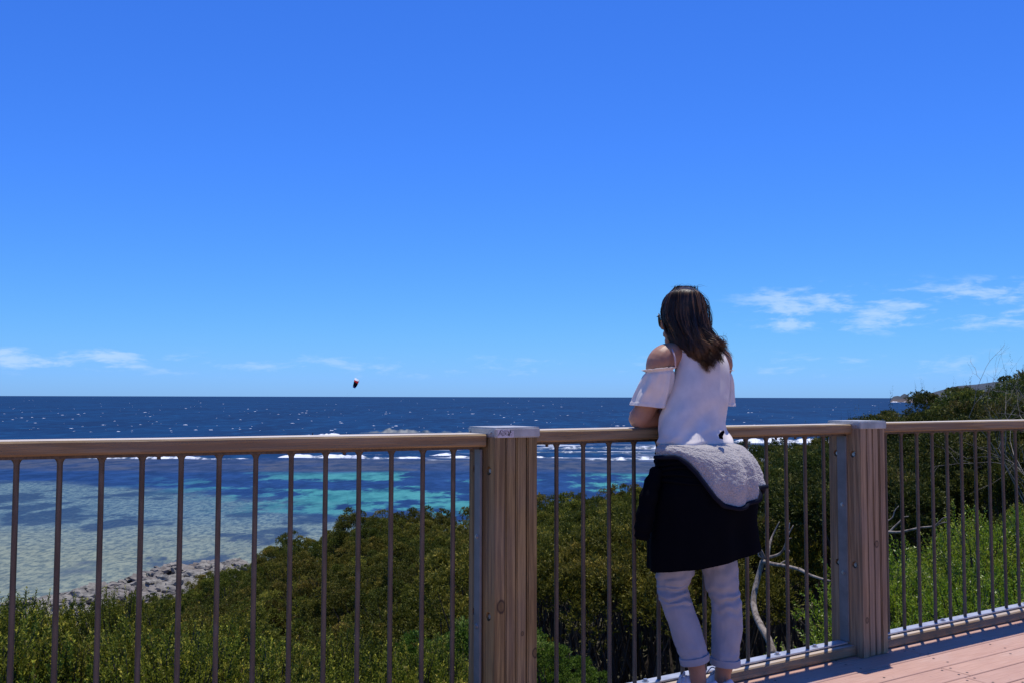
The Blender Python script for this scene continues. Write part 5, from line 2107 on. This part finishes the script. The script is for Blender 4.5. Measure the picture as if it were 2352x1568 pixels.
def strand(cp, r0, clump, rnd, wave, ph):
    ps = catmull(cp, NP)
    n = len(ps)
    base = len(HV)
    s_, t_ = frame_of(ps[-1] - ps[0])
    for i, p in enumerate(ps):
        t = i / (n - 1)
        a = wave * max(0.0, t - 0.22) ** 1.1
        p = p + Vector((1, 0, 0)) * (a * 0.8 * math.sin(ph + t * 10.0)) + Vector((0, 0, 1)) * (a * 0.55 * math.sin(ph * 1.7 + t * 9.0)) + Vector((0, -1, 0)) * (a * 0.8 * math.sin(ph * 0.6 + t * 10.0))
        d = (ps[min(i + 1, n - 1)] - ps[max(i - 1, 0)]).normalized()
        s2 = (s_ - d * s_.dot(d)).normalized()
        t2 = s2.cross(d)
        r = r0 * (1.0 if t < 0.75 else (1 - (t - 0.75) * 3.2))
        for k in range(3):
            an = 2.094 * k
            HV.append(wl(p + (s2 * math.cos(an) + t2 * math.sin(an)) * r))
            HA.append(t); HR.append(rnd)
    for i in range(n - 1):
        for k in range(3):
            k2 = (k + 1) % 3
            HF.append((base + i * 3 + k, base + i * 3 + k2, base + (i + 1) * 3 + k2, base + (i + 1) * 3 + k))


YH = HC.y
for cl_ in range(84):
    s = (cl_ + 0.5) / 84
    s = min(1, max(0, s + hr.uniform(-.02, .02)))
    layer = hr.choice((1.0, 1.0, 0.97, 0.9, 0.78))
    ph = hr.uniform(0, 6.28)
    wv = hr.uniform(0.014, 0.042)
    o1 = (hr.gauss(0, 4.0), hr.gauss(0, 5.0), hr.gauss(0, 5.0), hr.gauss(0, 4.0))
    rn = hr.random()
    lift = hr.uniform(-.4, 1)
    e0 = Vector((hr.gauss(0, 5.0), hr.gauss(0, 6.0)))
    for _ in range(34):
        q = min(1, max(0, s + hr.gauss(0, 0.012)))
        j = lambda a: hr.gauss(0, a)
        arc = math.sqrt(max(0.02, 1 - abs(2 * q - 1) ** (2.0 if q < 0.5 else 3.6)))
        # crown -> side of the head -> nape -> wind-blown ends
        x0 = 1556 + 34 * q + j(2)
        y0 = 658.5 + 9 * abs(q - 0.42) + j(1.2)
        xa = 1531 + (1614 - 1531) * q + j(1.5)
        ya = 676 + 8 * (q - 0.5) ** 2 - 10 * arc + 12 * (1 - layer)
        x1 = 1520.5 + (1624 - 1520.5) * min(1, max(0, q + o1[0] * 0.008)) + j(1.5)
        y1 = 728 + o1[2] + j(3)
        x2 = 1545 + (1636 - 1545) * min(1, max(0, q + o1[1] * 0.012)) + j(2)
        y2 = 786 - 14 * q + o1[3] + j(3)
        x3 = 1603 + (1663 - 1603) * (q ** 0.9) + e0.x + j(2.2)
        y3 = 838 - 42 * max(0, q - 0.25) ** 1.2 * 1.3 + e0.y + j(3)
        Rn = 0.104 * layer
        cp = [at(x0, y0 + 3, YH - 0.01 - 0.02 * arc), at(xa, ya + 6, YH - 0.088 * arc * layer - 0.008), at(x1, y1, YH - Rn * arc), at(x2, y2, YH - 0.105 * arc * layer - 0.012), at((x2 + x3) / 2 + 3 * lift, (y2 + y3) / 2 + 3, YH - 0.125 * (0.55 + 0.45 * arc) * layer - 0.012 * lift), at(x3, y3, YH - 0.135 * (0.7 + 0.3 * arc) + j(.006))]
        strand(cp, 0.00115, cl_, min(1, max(0, rn + j(.12))), wv, ph + j(.25))
# fringe swept back over the temple and the far side
for _ in range(260):
    q = hr.random()
    cp = [at(1560 + hr.gauss(0, 4), 659 + hr.gauss(0, 1), YH), at(1534 + 8 * q, 676 + 6 * q, YH + 0.03 * q - 0.02), at(1520 + 3 * q, 705 + hr.gauss(0, 4), YH + 0.05 * q - 0.03), at(1523 + 4 * q, 735 + hr.gauss(0, 4), YH + 0.04 * q - 0.045), at(1530 + 6 * q, 766, YH - 0.05), at(1556 + 16 * q, 790 + hr.gauss(0, 3), YH - 0.09), at(1592 + 24 * q, 815 + hr.gauss(0, 5), YH - 0.125)]
    strand(cp, 0.0011, 0, hr.random() * 0.8, 0.004, hr.uniform(0, 6))
for _ in range(420):
    q = hr.random()
    cp = [at(1575 + hr.gauss(0, 8), 659 + hr.gauss(0, 1), YH + 0.02), at(1590 + 20 * q, 680, YH + 0.07), at(1598 + 26 * q, 730, YH + 0.095 - 0.06 * q), at(1605 + 22 * q, 780, YH + 0.06 - 0.06 * q), at(1618 + 40 * q, 800 + hr.gauss(0, 6), YH - 0.02 - 0.06 * q)]
    strand(cp, 0.0011, 0, hr.random(), 0.006, hr.uniform(0, 6))
# flyaways on the windward side and loose tips
for _ in range(46):
    q = hr.random()
    cp = [at(1600 + hr.gauss(0, 5), 672 + hr.gauss(0, 4), YH - 0.05), at(1620 + 8 * q, 700 + hr.gauss(0, 6), YH - 0.05), at(1628 + 10 * q * hr.random(), 735 + hr.gauss(0, 8), YH - 0.05), at(1629 + 8 * q, 765 + hr.gauss(0, 8), YH - 0.05)]
    strand(cp, 0.0006, 0, hr.random(), 0.006, hr.uniform(0, 6))
for _ in range(70):
    cp = [at(1615 + hr.gauss(0, 8), 765 + hr.gauss(0, 5), YH - 0.09), at(1638 + hr.gauss(0, 5), 779 + hr.gauss(0, 5), YH - 0.12), at(1654 + hr.gauss(0, 5), 787 + hr.gauss(0, 6), YH - 0.12), at(1665 + hr.gauss(0, 4), 794 + hr.gauss(0, 10), YH - 0.12)]
    strand(cp, 0.0008, 0, 0.5 + 0.5 * hr.random(), 0.004, hr.uniform(0, 6))
for _ in range(12):
    a = hr.uniform(1540, 1595)
    cp = [at(a, 664 + hr.gauss(0, 2), YH - 0.02), at(a + 12, 656 + hr.gauss(0, 2), YH - 0.02), at(a + 30, 662 + hr.gauss(0, 4), YH - 0.02)]
    strand(cp, 0.0004, 0, hr.random(), 0.003, hr.uniform(0, 6))
hair = from_pd('hair', HV, HF, M_HAIR, woman, True)
set_float(hair.data, 'along', HA)
set_float(hair.data, 'rnd', HR)
# dense mass of hair under the top strands
hb = Loft([(660, 1560, 1590, 3.895, 1.0), (666, 1545, 1600, 3.895, 1.0), (680, 1534, 1608, 3.895, 1.0), (700, 1527, 1616, 3.895, 1.0), (725, 1527, 1620, 3.895, 0.98), (750, 1531, 1622, 3.885, 0.95), (772, 1540, 1626, 3.875, 0.9),
           (790, 1562, 1640, 3.845, 0.8), (806, 1582, 1648, 3.815, 0.62), (822, 1600, 1648, 3.795, 0.45), (832, 1612, 1642, 3.79, 0.35)], 0.0)
V, F = hb.mesh(50, 48, lambda t, th: 0.003 * nz(th * 4, t, 3), -0.008, 0, None, True, True)
hbo = from_pd('under_hair', V, F, M_HAIR, hair, True)
set_float(hbo.data, 'along', [0.0] * len(V))
set_float(hbo.data, 'rnd', [0.1] * len(V))

# --- sunglasses
sg_t = empty('sunglasses', wl(HC + FDIR * 0.092), 0, woman)
g0 = HC + FDIR * 0.092
M_LENS = metal_mat('mirror_lens', (0.045, 0.13, 0.13), 0.12, 0.35, 0.05)
M_FRAME = metal_mat('glasses_frame', (0.10, 0.07, 0.04), 0.3, 0.6, 0.05)
for sgn in (1, -1):
    c = FDIR * 0.004 + LDIR * (0.031 * sgn) - HUP * 0.008
    nf = (FDIR + LDIR * 0.25 * sgn).normalized()
    lx = HUP.cross(nf).normalized()
    V, F = [], []
    for lay in (0, 1):
        for k in range(24):
            a = 2 * math.pi * k / 24
            r = 0.027 * (1 + 0.06 * math.cos(2 * a))
            V.append(c + lx * (r * math.cos(a)) + HUP * (r * 0.93 * math.sin(a)) + nf * (0.002 * lay))
    F = [tuple(range(24))[::-1], tuple(range(24, 48))] + [(k, (k + 1) % 24, 24 + (k + 1) % 24, 24 + k) for k in range(24)]
    from_pd('lens', V, F, M_LENS, sg_t)
    loop = [c + lx * (0.0275 * 1.03 * math.cos(6.2832 * k / 24)) + HUP * (0.0275 * 0.95 * math.sin(6.2832 * k / 24)) + nf * 0.001 for k in range(25)]
    v, f = tube(loop, 0.0017, 6, False)
    from_pd('rim', v, f, M_FRAME, sg_t, True)
    arm = [c + LDIR * (0.026 * sgn) + HUP * 0.012, LDIR * (0.074 * sgn) - FDIR * 0.02 + HUP * 0.006, LDIR * (0.082 * sgn) - FDIR * 0.09 + HUP * 0.002, LDIR * (0.080 * sgn) - FDIR * 0.115 - HUP * 0.016]
    v, f = tube(catmull(arm, 12), 0.0018, 6)
    from_pd('temple_arm', v, f, M_FRAME, sg_t, True)
v, f = tube([FDIR * 0.006 + LDIR * 0.009, FDIR * 0.009 + HUP * 0.003, FDIR * 0.006 - LDIR * 0.009], 0.0016, 6)
from_pd('bridge', v, f, M_FRAME, sg_t, True)


# ------------------------------------------------------------------ kite and kite surfer far out
KY = 326.0
kite_c = at(815.5, 878.5, KY)
kite = empty('kite', kite_c)
tag(kite, 'small red, white and black power kite flying low over the sea', 'kite')


def kpx(zx_, zy_, Y):
    return at((1380 + zx_ * 0.0638) / 1.7415, (1480 + zy_ * 0.0638) / 1.7415, Y) - kite_c


# leading edge (right side), trailing edge (left side), along the span top -> bottom; the middle bows away from the viewer
LE = [(880, 590), (872, 660), (835, 760), (790, 860), (742, 960), (690, 1030), (620, 1120)]
TE = [(628, 452), (596, 540), (566, 660), (540, 780), (514, 890), (492, 985), (484, 1050)]
nS, nC = 28, 8
CV, CF, mi = [], [], []
le = catmull([Vector((x, y, 0)) for x, y in LE], nS + 1)
te = catmull([Vector((x, y, 0)) for x, y in TE], nS + 1)
for i in range(nS + 1):
    t = i / nS
    bow = 1.5 * (1 - (2 * t - 1) ** 2)
    for j in range(nC + 1):
        u = j / nC
        q = le[i].lerp(te[i], u)
        CV.append(kpx(q.x, q.y, KY + bow + 0.35 * math.sin(math.pi * u) + 0.5 * u))
for i in range(nS):
    for j in range(nC):
        a = i * (nC + 1) + j
        CF.append((a, a + 1, a + nC + 2, a + nC + 1))
        t = (i + 0.5) / nS + 0.02 * (j - 4)
        tt = (i + 0.5) / nS
        if tt < 0.20 + 0.05 * math.sin(j * 0.4): m = 0
        elif tt < 0.23 + 0.05 * math.sin(j * 0.4): m = 2
        elif tt < 0.30 + 0.022 * (nC - j): m = 1
        elif tt > 0.80 + 0.012 * (nC - j) and tt < 0.92: m = 3
        else: m = 2
        mi.append(m)
def ripstop(name, c):
    """thin kite cloth that lets the sun glow through"""
    m, g = new_mat(name)
    d = g.n('ShaderNodeBsdfDiffuse', ins={'Color': c})
    t = g.n('ShaderNodeBsdfTranslucent', ins={'Color': c})
    mx = g.n('ShaderNodeMixShader', ins={0: 0.62})
    g.t.links.new(d.outputs[0], mx.inputs[1]); g.t.links.new(t.outputs[0], mx.inputs[2])
    o = g.n('ShaderNodeOutputMaterial')
    g.t.links.new(mx.outputs[0], o.inputs[0])
    return m


cn = from_pd('canopy', CV, CF, ripstop('kite_white', (0.85, 0.85, 0.87)), kite, True)
for mm in (ripstop('kite_red', (0.75, 0.03, 0.03)), ripstop('kite_black', (0.010, 0.011, 0.014)), ripstop('kite_blue', (0.20, 0.28, 0.70))):
    cn.data.materials.append(mm)
for pgn, m in zip(cn.data.polygons, mi):
    pgn.material_index = m
M_KB = plain_mat('kite_tube', (0.012, 0.012, 0.016), 0.5)
v, f = tube([CV[i * (nC + 1)] for i in range(nS + 1)], [0.07 - 0.03 * abs(2 * i / nS - 1) for i in range(nS + 1)], 10)
from_pd('leading_edge', v, f, M_KB, kite, True)
for i in (7, 14, 21):
    v, f = tube([CV[i * (nC + 1) + j] + Vector((0, -0.04, 0)) for j in range(nC + 1)], [0.035 - 0.02 * j / nC for j in range(nC + 1)], 8)
    from_pd('strut', v, f, M_KB, kite, True)

SUY = 312.0
su = at(718, 993, SUY)
surfer = empty('person', (su.x, SUY, SEA_Z))
tag(surfer, 'far off kite surfer in a dark wetsuit standing waist deep in the sea', 'person')
joints = {'hip': (0, 0, -0.12), 'chest': (0.02, 0, 0.28), 'neck': (0.03, -0.01, 0.45), 'head': (0.04, -0.02, 0.60), 'crown': (0.04, -0.02, 0.72), 'sl': (-0.17, 0, 0.38), 'el': (-0.22, -0.22, 0.24), 'hl': (-0.05, -0.42, 0.38),
          'sr': (0.2, 0, 0.38), 'er': (0.27, -0.2, 0.24), 'hr': (0.16, -0.42, 0.38), 'kl': (-0.12, -0.05, -0.55), 'fl': (-0.14, 0.05, -0.98), 'kr': (0.13, -0.05, -0.55), 'fr': (0.16, 0.05, -0.98)}
rad = {'hip': .14, 'chest': .16, 'neck': .06, 'head': .095, 'crown': .07, 'sl': .07, 'el': .05, 'hl': .04, 'sr': .07, 'er': .05, 'hr': .04, 'kl': .075, 'fl': .05, 'kr': .075, 'fr': .05}
ks = list(joints)
edges = [('hip', 'chest'), ('chest', 'neck'), ('neck', 'head'), ('head', 'crown'), ('chest', 'sl'), ('sl', 'el'), ('el', 'hl'), ('chest', 'sr'), ('sr', 'er'), ('er', 'hr'), ('hip', 'kl'), ('kl', 'fl'), ('hip', 'kr'), ('kr', 'fr')]
me = bpy.data.meshes.new('body')
me.from_pydata([joints[k] for k in ks], [(ks.index(a), ks.index(b)) for a, b in edges], [])
bo = link('body', me, plain_mat('wetsuit', (0.012, 0.012, 0.014), 0.6), surfer)
bo.modifiers.new('skin', 'SKIN')
for i, k in enumerate(ks):
    me.skin_vertices[0].data[i].radius = (rad[k], rad[k])
me.skin_vertices[0].data[0].use_root = True
sbd = bo.modifiers.new('sub', 'SUBSURF'); sbd.levels = 2; sbd.render_levels = 2
v, f = tube([Vector((-0.25, -0.43, 0.38)), Vector((0.36, -0.43, 0.38))], 0.018, 8)
from_pd('control_bar', v, f, M_KB, surfer, True)
for (ex, i) in ((-0.22, 2), (0.34, 26)):
    a = kite_c + CV[i * (nC + 1)]
    b = Vector((su.x, SUY, SEA_Z)) + Vector((ex, -0.43, 0.38))
    v, f = tube([b - kite_c, b.lerp(a, 0.5) - kite_c + Vector((0, 0, -0.15)), a - kite_c], 0.004, 4)
    from_pd('line', v, f, M_KB, kite)
